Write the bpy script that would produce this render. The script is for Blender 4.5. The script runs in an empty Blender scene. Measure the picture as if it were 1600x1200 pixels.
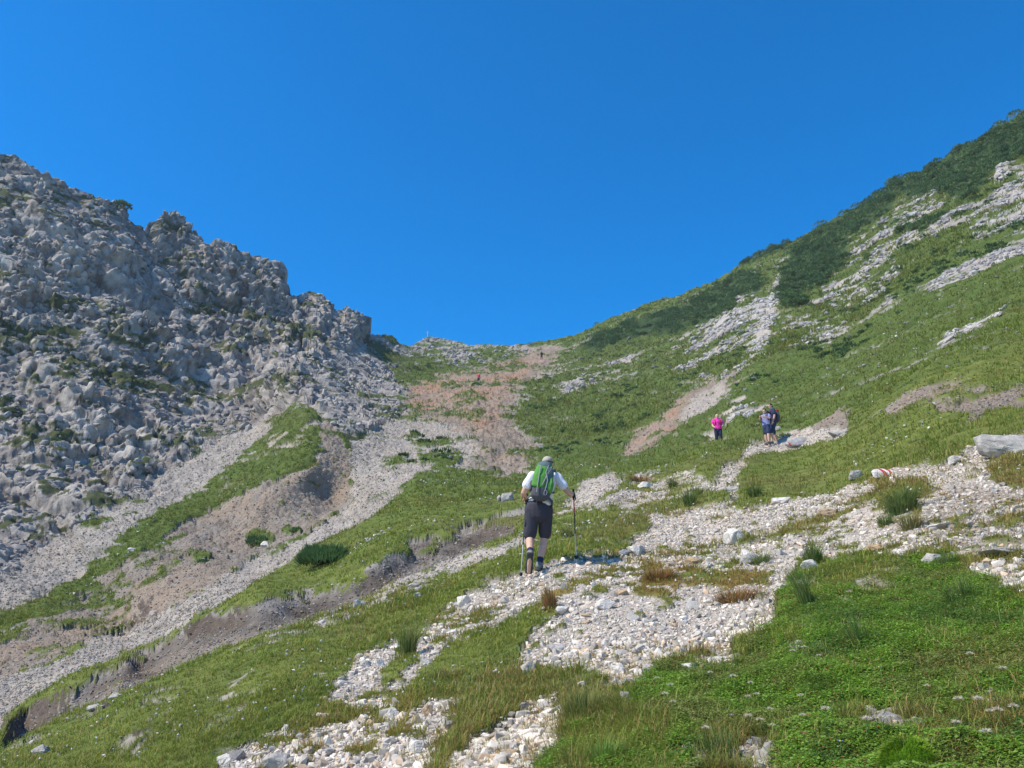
import bpy, bmesh, math, random
import numpy as np
from mathutils import Vector, Matrix
rng = np.random.default_rng(7)
random.seed(7)
scene = bpy.context.scene
COL = scene.collection

# ------------------------------------------------------------------ camera
FPX = 1256.0                        # focal length in photo pixels (photo is 1600 wide)
PITCH = math.radians(18.0)
EYE = np.array([0.0, 0.0, 1.6])
cd = bpy.data.cameras.new("camera")
cd.sensor_width = 36.0
cd.lens = 36.0 * FPX / 1600.0
cd.clip_start = 0.05
cd.clip_end = 4000
cam = bpy.data.objects.new("camera", cd)
cam.location = EYE
cam.rotation_euler = (math.pi / 2 + PITCH, 0, 0)
COL.objects.link(cam)
scene.camera = cam

# ------------------------------------------------------------------ sky and sun
SUN_EL = math.radians(52)
SUN_AZ = math.radians(-112)          # measured from +Y (view direction) towards +X
sdir = Vector((math.sin(SUN_AZ) * math.cos(SUN_EL), math.cos(SUN_AZ) * math.cos(SUN_EL), math.sin(SUN_EL)))
world = bpy.data.worlds.new("World")
scene.world = world
world.use_nodes = True
nt = world.node_tree
nt.nodes.clear()
wo = nt.nodes.new("ShaderNodeOutputWorld")
bg = nt.nodes.new("ShaderNodeBackground")
sky = nt.nodes.new("ShaderNodeTexSky")
sky.sky_type = 'NISHITA'
sky.sun_disc = False
sky.sun_elevation = SUN_EL
sky.sun_rotation = SUN_AZ
sky.altitude = 2200
sky.air_density = 1.0
sky.dust_density = 0.9
sky.ozone_density = 3.0
hsv = nt.nodes.new("ShaderNodeHueSaturation")
hsv.inputs['Hue'].default_value = 0.5
hsv.inputs['Saturation'].default_value = 1.45
hsv.inputs['Value'].default_value = 1.60
bg.inputs['Strength'].default_value = 0.13
nt.links.new(sky.outputs[0], hsv.inputs['Color'])
nt.links.new(hsv.outputs[0], bg.inputs[0])
nt.links.new(bg.outputs[0], wo.inputs[0])
sd = bpy.data.lights.new("sun", 'SUN')
sd.energy = 4.7
sd.angle = math.radians(0.5)
sd.color = (1.0, 0.91, 0.77)
sun = bpy.data.objects.new("sun", sd)
sun.rotation_euler = sdir.to_track_quat('Z', 'Y').to_euler()
COL.objects.link(sun)
scene.view_settings.view_transform = 'Standard'
scene.view_settings.look = 'None'
scene.view_settings.exposure = 0.30
scene.view_settings.gamma = 1
scene.view_settings.use_curve_mapping = False

# ------------------------------------------------------------------ numpy noise
def _hash(ix, iy, iz, seed):
    h = (ix.astype(np.int64) * 374761393 + iy.astype(np.int64) * 668265263 + iz.astype(np.int64) * 2147483647 + seed * 1274126177) & 0xffffffff
    h = ((h ^ (h >> 13)) * 1274126177) & 0xffffffff
    h = ((h ^ (h >> 16)) * 2246822519) & 0xffffffff
    return ((h ^ (h >> 15)) & 0xffffff).astype(np.float32) / 16777215.0

def vnoise(P, scale, seed=0):                       # value noise, -1..1
    Q = P / scale
    I = np.floor(Q).astype(np.int64)
    F = (Q - I).astype(np.float32)
    F = F * F * F * (F * (F * 6 - 15) + 10)
    r = 0
    for dx in (0, 1):
        wx = F[:, 0] if dx else 1 - F[:, 0]
        for dy in (0, 1):
            wy = F[:, 1] if dy else 1 - F[:, 1]
            for dz in (0, 1):
                wz = F[:, 2] if dz else 1 - F[:, 2]
                r = r + wx * wy * wz * _hash(I[:, 0] + dx, I[:, 1] + dy, I[:, 2] + dz, seed)
    return r * 2 - 1

def fbm(P, scale, octv=3, seed=0, gain=0.5, ridged=False):
    a, s, t = 1.0, 0.0, 0.0
    for o in range(octv):
        n = vnoise(P, scale / 2.03 ** o, seed + o * 17)
        if ridged:
            n = 1 - 2 * np.abs(n)
        s = s + a * n
        t += a
        a *= gain
    return s / t

def worley(P, scale, seed=0):                       # F1, F2 and a random value of the nearest cell
    Q = P / scale
    I = np.floor(Q).astype(np.int64)
    n = len(P)
    f1 = np.full(n, 9.0, np.float32); f2 = np.full(n, 9.0, np.float32); cid = np.zeros(n, np.float32)
    for dx in (-1, 0, 1):
        for dy in (-1, 0, 1):
            for dz in (-1, 0, 1):
                a, b, c = I[:, 0] + dx, I[:, 1] + dy, I[:, 2] + dz
                hx = _hash(a, b, c, seed); hy = _hash(a, b, c, seed + 5); hz = _hash(a, b, c, seed + 11)
                d = (a + hx - Q[:, 0]) ** 2 + (b + hy - Q[:, 1]) ** 2 + (c + hz - Q[:, 2]) ** 2
                d = d.astype(np.float32)
                m = d < f1
                f2 = np.where(m, f1, np.minimum(f2, d))
                cid = np.where(m, hx, cid)
                f1 = np.where(m, d, f1)
    return np.sqrt(f1), np.sqrt(f2), cid

def sstep(a, b, x):
    t = np.clip((x - a) / (b - a), 0, 1)
    return t * t * (3 - 2 * t)

# ------------------------------------------------------------------ the lie of the land
def ray(px, py):
    x = (px - 800.0) / FPX
    y = (600.0 - py) / FPX
    cp, sp = math.cos(PITCH), math.sin(PITCH)
    return np.stack([x, cp - y * sp, sp + y * cp], -1)

def project(P):
    Q = P - EYE
    cp, sp = math.cos(PITCH), math.sin(PITCH)
    D = Q[..., 1] * cp + Q[..., 2] * sp
    U = -Q[..., 1] * sp + Q[..., 2] * cp
    D = np.maximum(D, 1e-3)
    return 800 + FPX * Q[..., 0] / D, 600 - FPX * U / D, D

SKYLINE = [(-520,120),(-200,190),(0,247),(45,253),(50,262),(90,280),(110,290),(150,305),(185,315),(200,322),(205,340),(215,352),(232,358),(236,345),
 (265,343),(290,347),(298,360),(310,378),(340,388),(370,390),(390,400),(410,398),(418,410),(440,430),(452,445),(456,460),(470,460),(485,455),(500,470),
 (515,480),(545,487),(556,490),(572,502),(578,522),(610,525),(625,538),(640,541),(655,533),(670,527),(690,530),(715,535),(735,540),(760,538),(800,540),
 (850,533),(900,524),(930,508),(960,495),(1010,475),(1060,462),(1100,447),(1140,427),(1160,412),(1190,397),(1250,372),(1300,344),(1350,319),(1400,284),
 (1450,262),(1500,234),(1540,214),(1560,198),(1600,170),(2120,-160)]
# distances (metres from the camera) of places seen in the photograph
DEPTHS = [(0,250,108),(0,400,93),(0,550,78),(0,700,62),(0,850,47),(0,930,37),(0,1005,30),(0,1060,24.5),(0,1115,19.5),(0,1150,12),(0,1200,8.8),
 (-400,150,95),(-400,600,60),(-400,900,32),(-400,1050,19),
 (200,320,118),(200,450,102),(200,600,80),(200,740,60),(200,800,52),(200,872,41),(200,975,32.5),(200,1010,27.5),(200,1034,16.8),(200,1080,11.5),(200,1200,7.2),
 (270,345,130),(400,400,136),(400,500,118),(400,600,94),(400,680,72),(400,770,51),(400,862,43),(400,892,37),(400,918,21.5),(400,940,18),(400,1000,11.8),(400,1100,7.8),(400,1200,6.1),
 (470,460,142),(560,505,152),(560,600,106),(455,635,73),(492,690,59),(546,700,60),(546,785,50.5),(545,812,45),(470,740,52.5),(470,830,44),(560,836,29),(560,900,19),(560,930,15.5),(560,1000,10.6),(560,1100,7.2),(560,1200,5.5),
 (640,541,185),(640,600,125),(640,650,90),(640,720,58),(650,760,42),(650,830,25),(650,880,18.5),(650,920,14.5),(650,1000,9.8),
 (745,538,188),(745,600,126),(745,660,84),(745,720,57),(745,780,36),(760,830,21.5),(760,870,16),(760,930,11.8),(760,1000,9.0),
 (850,535,182),(860,600,125),(860,680,78),(860,730,52),(860,770,33),(860,820,18.5),(845,893,11.9),(850,960,9.2),(850,1050,7.0),(850,1200,4.6),
 (960,495,172),(960,560,140),(960,620,102),(960,680,70),(960,725,46),(955,745,29),(960,800,18.5),(960,860,13.2),(960,930,9.6),(960,1050,6.4),
 (1100,447,160),(1100,520,128),(1100,600,84),(1080,650,58),(1090,690,42),(1122,690,37),(1100,730,26),(1100,800,17),(1100,880,11.2),(1100,1000,7.2),(1100,1200,4.0),
 (1190,397,150),(1200,500,98),(1180,580,66),(1160,650,44),(1205,694,33.5),(1200,730,24),(1200,800,15),(1200,900,9.6),(1200,1000,6.6),
 (1300,344,140),(1300,430,110),(1300,520,75),(1300,600,46),(1290,690,27),(1300,750,18),(1300,800,13.6),(1300,880,9.4),(1300,1000,5.9),(1300,1200,3.7),
 (1430,268,130),(1430,360,96),(1430,450,66),(1430,540,40),(1430,610,26),(1430,680,18.5),(1400,738,14.8),(1420,800,11.2),(1450,900,7.8),(1450,1050,4.8),
 (1600,170,112),(1600,260,90),(1600,350,66),(1600,450,43),(1600,540,27),(1600,620,18.5),(1600,680,14.5),(1600,760,10.8),(1600,850,8.0),(1600,1000,5.0),(1600,1200,3.2),
 (2050,-100,85),(2050,200,50),(2050,450,24),(2050,700,10.5),(2050,900,6.2)]
for _px in (-450, -150, 150, 450, 800, 1150, 1450, 1750, 2050):
    for _py in (1400, 1700):
        _r = ray(np.array(float(_px)), np.array(float(_py)))
        _D = 1.6 / (0.30 * _r[0] + 0.21 * _r[1] - _r[2])
        DEPTHS.append((_px, _py, float(_D)))
_c = np.array(DEPTHS, float)
_X = _c[:, :2] / 500.0
_Y = np.log(_c[:, 2])
def _k(d2):
    return 0.5 * d2 * np.log(np.maximum(d2, 1e-12))
_n = len(_X)
_K = _k(((_X[:, None] - _X[None]) ** 2).sum(-1)) + np.eye(_n) * 6e-4
_Pm = np.hstack([np.ones((_n, 1)), _X])
_A = np.block([[_K, _Pm], [_Pm.T, np.zeros((3, 3))]])
_w = np.linalg.solve(_A, np.concatenate([_Y, np.zeros(3)]))
def depth(px, py):
    px = np.asarray(px, float).ravel(); py = np.asarray(py, float).ravel()
    out = np.empty(len(px))
    for s in range(0, len(px), 100000):
        q = np.stack([px[s:s+100000], py[s:s+100000]], -1) / 500.0
        d2 = ((q[:, None] - _X[None]) ** 2).sum(-1)
        out[s:s+100000] = _k(d2) @ _w[:_n] + _w[_n] + q @ _w[_n+1:]
    return np.exp(out)

cols = np.concatenate([np.linspace(-500, -12, 60), np.arange(-10, 1611, 1.5), np.linspace(1620, 2100, 60)])
sx, sy = np.array(SKYLINE, float).T
ridge_y = np.interp(cols, sx, sy)
NLOW, NR, NBACK = 36, 840, 10
NC = len(cols)
tt = np.linspace(0, 1, NR)
_kw = np.hanning(121); _kw /= _kw.sum()
rsm = np.convolve(np.pad(ridge_y, 60, mode='edge'), _kw, 'valid')
_tb = np.clip((tt - .72) / .28, 0, 1); _tb = _tb * _tb * (3 - 2 * _tb)
pyg = 1260 + (rsm[None, :] - 1260) * tt[:, None] + (ridge_y - rsm)[None] * _tb[:, None]
pyl = np.linspace(1700, 1262, NLOW)[:, None] + np.zeros((1, NC))
PYG = np.vstack([pyl, pyg])
PXG = np.broadcast_to(cols[None], PYG.shape).copy()
def _up(a, n, axis):
    """Catmull-Rom upsampling by n along one axis"""
    m = a.shape[axis]
    x = np.arange((m - 1) * n + 1) / n
    k = np.clip(x.astype(int), 0, m - 2); t = (x - k)[:, None]
    km, k2 = np.clip(k-1, 0, m-1), np.clip(k+2, 0, m-1)
    a = np.moveaxis(a, axis, 0)
    r = 0.5 * ((2*a[k]) + (-a[km] + a[k+1])*t + (2*a[km]-5*a[k]+4*a[k+1]-a[k2])*t**2 + (-a[km]+3*a[k]-3*a[k+1]+a[k2])*t**3)
    return np.moveaxis(r, 0, axis)
_gx, _gy = np.arange(-540, 2141, 10.0), np.arange(-220, 1741, 10.0)
_GX, _GY = np.meshgrid(_gx, _gy)
_L = _up(_up(np.log(depth(_GX, _GY)).reshape(_GX.shape), 5, 0), 5, 1)
_u = np.clip((PXG + 540) / 2.0, 0, _L.shape[1] - 1.001); _v = np.clip((PYG + 220) / 2.0, 0, _L.shape[0] - 1.001)
_i, _j = _v.astype(int), _u.astype(int); _fi, _fj = _v - _i, _u - _j
DG = np.exp(_L[_i, _j]*(1-_fi)*(1-_fj) + _L[_i+1, _j]*_fi*(1-_fj) + _L[_i, _j+1]*(1-_fi)*_fj + _L[_i+1, _j+1]*_fi*_fj)
NROW = PYG.shape[0]

# ------------------------------------------------------------------ ground cover map (photo pixels, half resolution)
MW, MH = 800, 600
_yy, _xx = np.mgrid[0:MH, 0:MW]
_fx, _fy = _xx * 2 + 1.0, _yy * 2 + 1.0
def poly_mask(pts):
    p = np.array(pts, float)
    x0, x1 = int(max(0, p[:, 0].min() // 2 - 1)), int(min(MW, p[:, 0].max() // 2 + 2))
    y0, y1 = int(max(0, p[:, 1].min() // 2 - 1)), int(min(MH, p[:, 1].max() // 2 + 2))
    m = np.zeros((MH, MW), bool)
    X, Y = _fx[y0:y1, x0:x1], _fy[y0:y1, x0:x1]
    ins = np.zeros(X.shape, bool)
    j = len(p) - 1
    for i in range(len(p)):
        xi, yi, xj, yj = p[i, 0], p[i, 1], p[j, 0], p[j, 1]
        if yi != yj:
            c = ((yi > Y) != (yj > Y)) & (X < (xj - xi) * (Y - yi) / (yj - yi) + xi)
            ins ^= c
        j = i
    m[y0:y1, x0:x1] = ins
    return m
def blur(a, r):
    r = int(r)
    if r < 1:
        return a
    for ax in (0, 1):
        for _ in range(2):
            p = np.pad(a, [(r + 1, r) if k == ax else (0, 0) for k in (0, 1)], mode='edge')
            c = np.cumsum(p, axis=ax)
            n = a.shape[ax]
            hi = np.take(c, np.arange(2*r+1, 2*r+1+n), axis=ax)
            lo = np.take(c, np.arange(0, n), axis=ax)
            a = (hi - lo) / (2*r+1)
    return a
CH = {k: np.zeros((MH, MW), np.float32) for k in ('G', 'R', 'S', 'T', 'W', 'DRY', 'CL', 'P', 'H', 'ZONE')}
CH['G'][:] = 0.93
CH['T'][:] = 0.25
CH['ZONE'][:] = 0                   # 0 ground, 1 mountain, 2 gully, 3 hillside
def area(pts, soft=2, **kw):
    m = blur(poly_mask(pts).astype(np.float32), soft)
    hard = poly_mask(pts)
    for k, v in kw.items():
        if k == 'ZONE':
            CH[k][hard] = v
        else:
            CH[k] = CH[k] * (1 - m) + v * m
def facets(P, scale, seed):
    """cells of broken rock: every cell is a tilted plane of its own"""
    Q = P / scale
    I = np.floor(Q).astype(np.int64)
    n = len(P)
    f1 = np.full(n, 9.0, np.float32); f2 = np.full(n, 9.0, np.float32); val = np.zeros(n, np.float32)
    for dx in (-1, 0, 1):
        for dy in (-1, 0, 1):
            for dz in (-1, 0, 1):
                a, b_, c_ = I[:, 0] + dx, I[:, 1] + dy, I[:, 2] + dz
                hx = _hash(a, b_, c_, seed); hy = _hash(a, b_, c_, seed + 5); hz = _hash(a, b_, c_, seed + 11)
                ox, oy, oz = Q[:, 0] - a - hx, Q[:, 1] - b_ - hy, Q[:, 2] - c_ - hz
                d = (ox * ox + oy * oy + oz * oz).astype(np.float32)
                m = d < f1
                v = (hz - .5) * .9 + (hy - .5) * 1.5 * ox + (hx - .5) * 1.5 * oy + ((hx * 7.3 + hy * 3.1) % 1.0 - .35) * 1.5 * oz
                f2 = np.where(m, f1, np.minimum(f2, d))
                val = np.where(m, v, val)
                f1 = np.where(m, d, f1)
    return np.sqrt(f1), np.sqrt(f2), np.clip(val, -1, 1).astype(np.float32)
SKY_L = [(x, y - 60) for x, y in SKYLINE if x <= 600]
# --- hillside
area([(600,400),(1700,0),(1700,640),(1560,560),(1430,600),(1330,640),(1180,690),(1030,712),(955,735),(912,760),(820,775),(640,745),(640,640),(600,560)], 0, ZONE=3)
area([(1300,650),(1440,600),(1600,560),(1600,640),(1600,1200),(0,1200),(0,1100),(330,960),(800,800),(912,760),(1030,712),(1180,690)], 0, ZONE=0)
area([(560,535),(640,538),(760,535),(900,520),(930,545),(860,590),(790,640),(700,620),(640,600),(600,570)], 4, G=.62, T=.3, R=.25, W=.25)
area([(640,525),(700,522),(720,545),(690,550),(640,545)], 2, G=.25, R=.5)
area([(580,540),(640,560),(760,560),(700,600),(650,600),(600,580)], 3, G=.85)
area([(640,600),(700,585),(760,575),(830,550),(870,545),(830,580),(780,620),(720,660),(650,690),(635,650)], 3, G=.16, T=1.0, S=.3, W=.2)
area([(640,640),(700,640),(790,660),(840,690),(840,740),(760,750),(700,735),(650,745),(620,700)], 4, G=.22, T=.62, S=.5, W=.35)
area([(660,640),(760,600),(800,605),(780,640),(790,660),(700,665)], 3, G=.22, T=.85)
area([(650,690),(720,700),(715,722),(680,735),(650,720)], 2, G=.75)
area([(770,655),(800,600),(905,555),(960,600),(900,640),(840,690)], 4, G=.78, T=.2)
area([(780,660),(900,600),(1100,560),(1130,600),(1000,650),(960,700),(900,690),(830,690)], 4, G=.97)
area([(830,700),(960,690),(960,725),(900,745),(840,740),(815,720)], 3, G=.95)
area([(850,620),(885,590),(960,560),(1000,545),(990,575),(920,600),(880,625)], 3, G=.30, R=.25, W=.4, T=.2)
area([(905,525),(1100,450),(1130,440),(1000,480),(940,520),(905,548)], 3, G=.75, R=.2)
area([(1000,555),(1100,520),(1160,480),(1200,470),(1190,560),(1120,600),(1060,590)], 4, G=.60, R=.35, W=.5)
area([(1095,520),(1150,468),(1165,462),(1200,475),(1195,500),(1140,520)], 3, G=.30, R=.7, W=.6)
# scree runnel up to the ridge
area([(1120,598),(1150,570),(1180,520),(1205,460),(1222,408),(1232,405),(1224,450),(1215,500),(1195,545),(1160,580),(1140,600)], 2, G=.12, R=.3, W=.7, S=.4, T=.2)
area([(955,722),(985,680),(1050,632),(1095,603),(1118,590),(1142,600),(1105,642),(1062,668),(1025,694),(990,716)], 2, G=.06, T=.95, W=.3, S=.45)
area([(1055,662),(1075,630),(1115,600),(1140,592),(1138,612),(1105,645),(1075,660)], 2, G=.08, T=.3, W=.5, S=.6)
area([(1135,585),(1165,575),(1150,600),(1130,602)], 2, G=.1, T=.8)
area([(1000,655),(1035,650),(1030,662),(985,667)], 1, G=.95)
# pale outcrops high on the right
area([(1215,520),(1300,440),(1340,380),(1420,310),(1480,290),(1470,350),(1420,420),(1400,470),(1330,500),(1290,540),(1240,560)], 5, G=.60, R=.4, W=.5)
area([(1335,395),(1400,335),(1440,300),(1490,288),(1440,340),(1400,370),(1345,390)], 2, G=.42, R=.6, W=.5)
area([(1330,470),(1345,400),(1430,380),(1430,410),(1400,440),(1360,460)], 3, G=.50, R=.6, W=.5)
area([(1430,455),(1490,420),(1540,400),(1600,360),(1600,400),(1540,425),(1470,460)], 3, G=.42, R=.6, W=.5)
area([(1500,370),(1560,300),(1600,280),(1600,340),(1560,360),(1520,370)], 3, G=.34, R=.8, W=.55)
area([(1552,300),(1560,265),(1590,255),(1600,262),(1600,285),(1575,290)], 2, G=.08, R=.8, W=.55)
area([(1440,340),(1520,320),(1540,310),(1480,350)], 2, G=.42, R=.6, W=.5)
area([(1270,540),(1330,500),(1325,515),(1280,550)], 2, G=.35, R=.6, W=.8)
area([(1215,560),(1270,530),(1255,552),(1205,575)], 2, G=.4, R=.5, W=.7)
# pale slabs in the grass behind the walkers
area([(1122,648),(1150,625),(1170,617),(1160,632),(1135,650)], 1, G=.1, R=.4, W=.9)
area([(1130,660),(1172,628),(1180,630),(1140,662)], 1, G=.3, R=.3, W=.8)
area([(1160,655),(1200,630),(1225,605),(1222,612),(1200,640),(1170,660)], 1, G=.4, R=.3, W=.7)
area([(1088,672),(1112,668),(1150,672),(1118,682)], 1, G=.15, W=.8)
area([(1470,533),(1480,522),(1530,498),(1567,484),(1569,488),(1540,506),(1490,530),(1472,540)], 0, G=0.2, R=.4, W=.6)
area([(1560,410),(1580,395),(1578,402),(1565,416)], 0, G=0, R=.5, W=1)
# dwarf pine
PINES = [
 [(905,548),(930,525),(990,505),(1060,480),(1110,455),(1150,428),(1175,425),(1190,440),(1188,460),(1150,466),(1140,490),(1060,522),(990,530),(925,550)],
 [(1215,470),(1222,430),(1235,395),(1260,372),(1300,345),(1350,318),(1400,285),(1408,300),(1380,335),(1330,370),(1320,420),(1290,450),(1250,465),(1220,475)],
 [(1400,283),(1450,261),(1500,232),(1540,212),(1600,168),(1640,145),(1640,240),(1600,245),(1550,275),(1530,300),(1500,318),(1470,300),(1420,312)],
 [(1148,420),(1160,408),(1200,390),(1250,371),(1215,396),(1165,414)],
 [(1225,478),(1262,468),(1255,478),(1232,482)],[(1400,352),(1425,345),(1480,340),(1440,365),(1412,362)],
]
for p in PINES:
    area(p, 1, P=1.0, G=1.0, R=0.0)
area([(635,655),(640,608),(700,588),(760,572),(850,548),(905,535),(872,560),(825,598),(790,636),(800,668),(720,682),(650,692)], 5, G=.26, T=.95, S=.4, W=.2, R=.05)
area([(640,690),(720,684),(800,672),(840,700),(780,716),(700,735),(655,742),(630,715)], 4, G=.22, T=.72, S=.5, W=.3)
area([(650,690),(700,692),(715,715),(680,730),(655,715)], 2, G=.7, T=.3)
# --- left mountain
LROCK = SKY_L + [(600,545),(600,570),(628,598),(622,622),(640,645),(600,665),(555,695),(500,650),(487,634),(455,630),(425,655),(330,715),(235,790),(180,835),(100,868),(0,935),(-60,960),(-60,200)]
area(LROCK, 1, G=.20, R=1.0, T=.12, W=.15, ZONE=1)
area([(0,240),(60,262),(190,318),(200,340),(150,370),(60,400),(0,400)], 6, G=.42)
area([(0,400),(200,350),(260,400),(180,480),(100,520),(0,520)], 8, G=.20)
area([(0,420),(60,430),(110,500),(60,520),(0,500)], 6, G=.28, T=.4)
area([(170,480),(320,470),(360,560),(420,640),(300,640),(220,560)], 8, G=.24)
area([(470,560),(580,530),(625,600),(630,640),(555,690),(500,650),(490,600)], 4, G=.12, R=.45, W=.35)
area([(560,535),(620,540),(600,570),(565,560)], 3, G=.8, R=.2)
area([(0,620),(40,600),(110,640),(60,660),(0,660)], 3, G=.4)
area([(0,900),(60,850),(150,800),(235,745),(330,690),(425,655),(450,660),(350,740),(270,790),(200,835),(100,915),(0,975),(-60,990),(-60,920)], 3, G=.05, R=.18, S=.8, W=.22, T=.12, ZONE=1)
# grass rib (an old moraine)
area([(455,630),(487,634),(497,660),(499,705),(480,730),(440,742),(370,770),(300,805),(250,845),(150,905),(100,935),(0,1005),(-60,1030),(-60,990),(0,978),(100,918),(200,838),(270,792),(350,742),(420,680)], 1, G=.86, R=0, S=0, T=.4, W=.35, ZONE=2)
area([(0,980),(60,950),(100,940),(60,1000),(0,1050),(-60,1060)], 3, G=.55)
area([(415,700),(430,680),(440,682),(425,705)], 1, G=.2)
# soil bank
area([(497,650),(520,665),(546,695),(546,780),(530,800),(480,835),(400,872),(320,920),(250,958),(150,1000),(60,1040),(0,1062),(-60,1080),(-60,1040),(0,1008),(100,938),(150,908),(250,848),(300,808),(370,772),(440,745),(480,733),(499,707)], 1, G=.07, R=.12, T=.62, S=.35, W=.2, ZONE=2)
area([(380,835),(410,828),(430,845),(400,858)], 1, G=.8)
area([(440,820),(470,822),(465,840),(448,838)], 1, G=.6)
area([(305,870),(330,873),(328,880),(308,878)], 1, G=.8)
# gully scree
area([(546,695),(600,665),(640,645),(700,660),(660,700),(655,740),(640,760),(600,800),(560,828),(500,852),(460,878),(380,928),(330,955),(250,998),(200,1022),(100,1065),(40,1100),(0,1145),(-60,1170),(-60,1085),(0,1064),(60,1042),(150,1002),(250,960),(320,922),(400,874),(480,837),(530,802),(546,782)], 1, G=.02, T=.25, S=.8, W=.34, R=.05, ZONE=2)
area([(640,650),(720,665),(760,700),(715,745),(650,745),(620,760)], 4, G=.15, T=.35, S=.6, W=.4, ZONE=3)
area([(600,722),(625,720),(620,735),(598,735)], 1, G=.7)
area([(645,690),(700,690),(722,720),(690,735),(655,725)], 2, G=.7)
# turf tongue
TURF = [(652,740),(700,738),(760,748),(820,772),(830,800),(790,812),(755,822),(715,835),(690,845),(640,852),(600,882),(560,905),(510,920),(440,938),(360,955),(300,975),(230,1015),(160,1045),(110,1090),(40,1110),(12,1142),(8,1128),(40,1102),(110,1062),(200,1022),(250,998),(330,955),(380,928),(460,878),(500,852),(560,828),(600,800),(640,762)]
area(TURF, 1, G=1.0, T=.3, S=0, R=0, H=.35, ZONE=0)
# erosion scar below the turf edge
SCAR = [(-60,1190),(0,1160),(14,1143),(42,1112),(112,1092),(162,1047),(232,1017),(300,977),(360,957),(440,940),(510,922),(560,907),(600,884),(640,854),(690,847),(715,837),(755,824),(790,814),(815,815),(800,828),(740,852),(690,872),(650,895),(600,915),(540,940),(480,965),(420,985),(330,1020),(230,1060),(130,1105),(60,1140),(0,1172)]
area(SCAR, 1, G=.05, T=.62, S=.4, W=.25, R=.1, H=0.0, ZONE=0)
area([(0,1165),(130,1108),(230,1065),(330,1025),(420,990),(500,965),(560,940),(640,905),(740,862),(830,825),(840,850),(760,880),(640,930),(560,960),(460,1010),(380,1030),(280,1060),(160,1120),(60,1170),(0,1190)], 4, G=.66, S=.5, W=.8, DRY=.1)
# --- near slope
area([(0,1190),(160,1125),(400,1020),(640,920),(830,850),(860,870),(740,920),(640,980),(540,1040),(440,1130),(330,1200),(0,1260)], 6, G=.96, DRY=.6, W=.7)
area([(860,800),(930,790),(1010,780),(1050,790),(1020,830),(960,860),(900,880),(860,885),(850,850)], 2, G=.97, DRY=.25, W=.8)
area([(800,1000),(620,1000),(560,1060),(440,1140),(500,1200),(960,1200),(960,1080),(820,1050)], 4, G=.97, DRY=.56)
S_ON = dict(G=.15, S=1.0, W=1.0, T=.25, DRY=.7, R=.05)
area([(330,1200),(400,1163),(467,1132),(500,1107),(525,1072),(555,1040),(560,1027),(590,1010),(620,995),(622,1015),(600,1050),(590,1080),(652,1035),(652,975),(712,947),(737,927),(775,910),(830,893),(870,880),(900,870),(950,858),(975,870),(960,880),(900,910),(820,955),(785,975),(737,992),(700,1007),(660,1045),(632,1090),(722,1092),(710,1112),(705,1132),(685,1160),(677,1185),(670,1215),(320,1215)], 1, **S_ON)
area([(819,1000),(862,962),(830,950),(900,905),(960,870),(1000,840),(1020,830),(1010,805),(1075,793),(1150,790),(1200,782),(1300,748),(1380,731),(1470,727),(1530,690),(1600,680),(1660,660),(1660,960),(1600,935),(1520,900),(1480,872),(1400,882),(1350,867),(1310,872),(1250,872),(1230,905),(1212,960),(1200,990),(1175,1000),(1137,1012),(1150,1042),(1100,1042),(1065,1035),(1025,1040),(1000,1062),(975,1095),(950,1062),(895,1050),(815,1047)], 1, **S_ON)
area([(680,1215),(705,1180),(780,1135),(842,1097),(868,1090),(878,1150),(885,1168),(820,1215)], 1, **S_ON)
area([(867,810),(912,762),(955,735),(1030,708),(1020,722),(975,752),(925,788)], 1, G=.06, S=1, W=.75, T=.1, R=.1)
area([(917,800),(960,772),(1015,742),(1065,735),(1105,742),(1125,735),(1150,695),(1200,695),(1240,675),(1320,665),(1325,690),(1250,702),(1170,724),(1155,742),(1150,790),(1137,775),(1100,772),(1050,785),(1012,787),(975,777),(945,792)], 1, G=.16, S=1, W=.9, T=.25, DRY=.5, R=.1)
area([(1265,672),(1290,655),(1325,635),(1330,650),(1320,670),(1280,675)], 1, G=.05, T=.8, S=.5, W=.6)
# dry patches inside the scree
for q in ([(990,880),(1060,870),(1100,890),(1090,925),(1000,930)], [(1100,900),(1170,890),(1212,900),(1205,955),(1130,950)], [(900,905),(950,880),(985,885),(930,915)],
          [(835,960),(870,920),(905,915),(870,960)], [(930,980),(1000,960),(1010,985),(960,1000)], [(1300,870),(1340,860),(1350,872)], [(1220,730),(1290,700),(1310,720),(1240,750)]):
    area(q, 3, G=.55, DRY=1.0)
area([(1000,745),(1060,740),(1080,760),(1040,790),(960,790),(960,772)], 3, G=.45, DRY=.6)
area([(1480,760),(1600,770),(1600,900),(1500,880),(1440,840)], 5, T=.55, W=.7)
# grass islands in the scree
area([(1150,745),(1190,705),(1230,712),(1300,710),(1360,735),(1378,742),(1330,752),(1300,772),(1250,776),(1155,798)], 1, G=1, S=0, DRY=.1)
area([(1365,755),(1440,755),(1450,780),(1440,820),(1410,832),(1370,815)], 2, G=.8, S=.2)
area([(1545,740),(1600,700),(1660,690),(1660,780),(1600,772),(1560,765)], 1, G=1, S=0)
area([(1320,640),(1400,600),(1600,560),(1660,560),(1660,690),(1600,678),(1540,685),(1480,722),(1380,728),(1318,705),(1325,665)], 2, G=.97, S=.05, DRY=.15)
area([(1380,648),(1430,612),(1470,598),(1530,600),(1560,612),(1660,600),(1660,650),(1600,645),(1560,640),(1520,665),(1500,650),(1430,638),(1400,655)], 1, G=.14, T=.75, S=.6, W=.6)
area([(950,735),(1000,712),(1060,690),(1120,690),(1185,690),(1150,720),(1100,735),(1020,742),(960,752)], 1, G=.93, DRY=.4)
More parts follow.
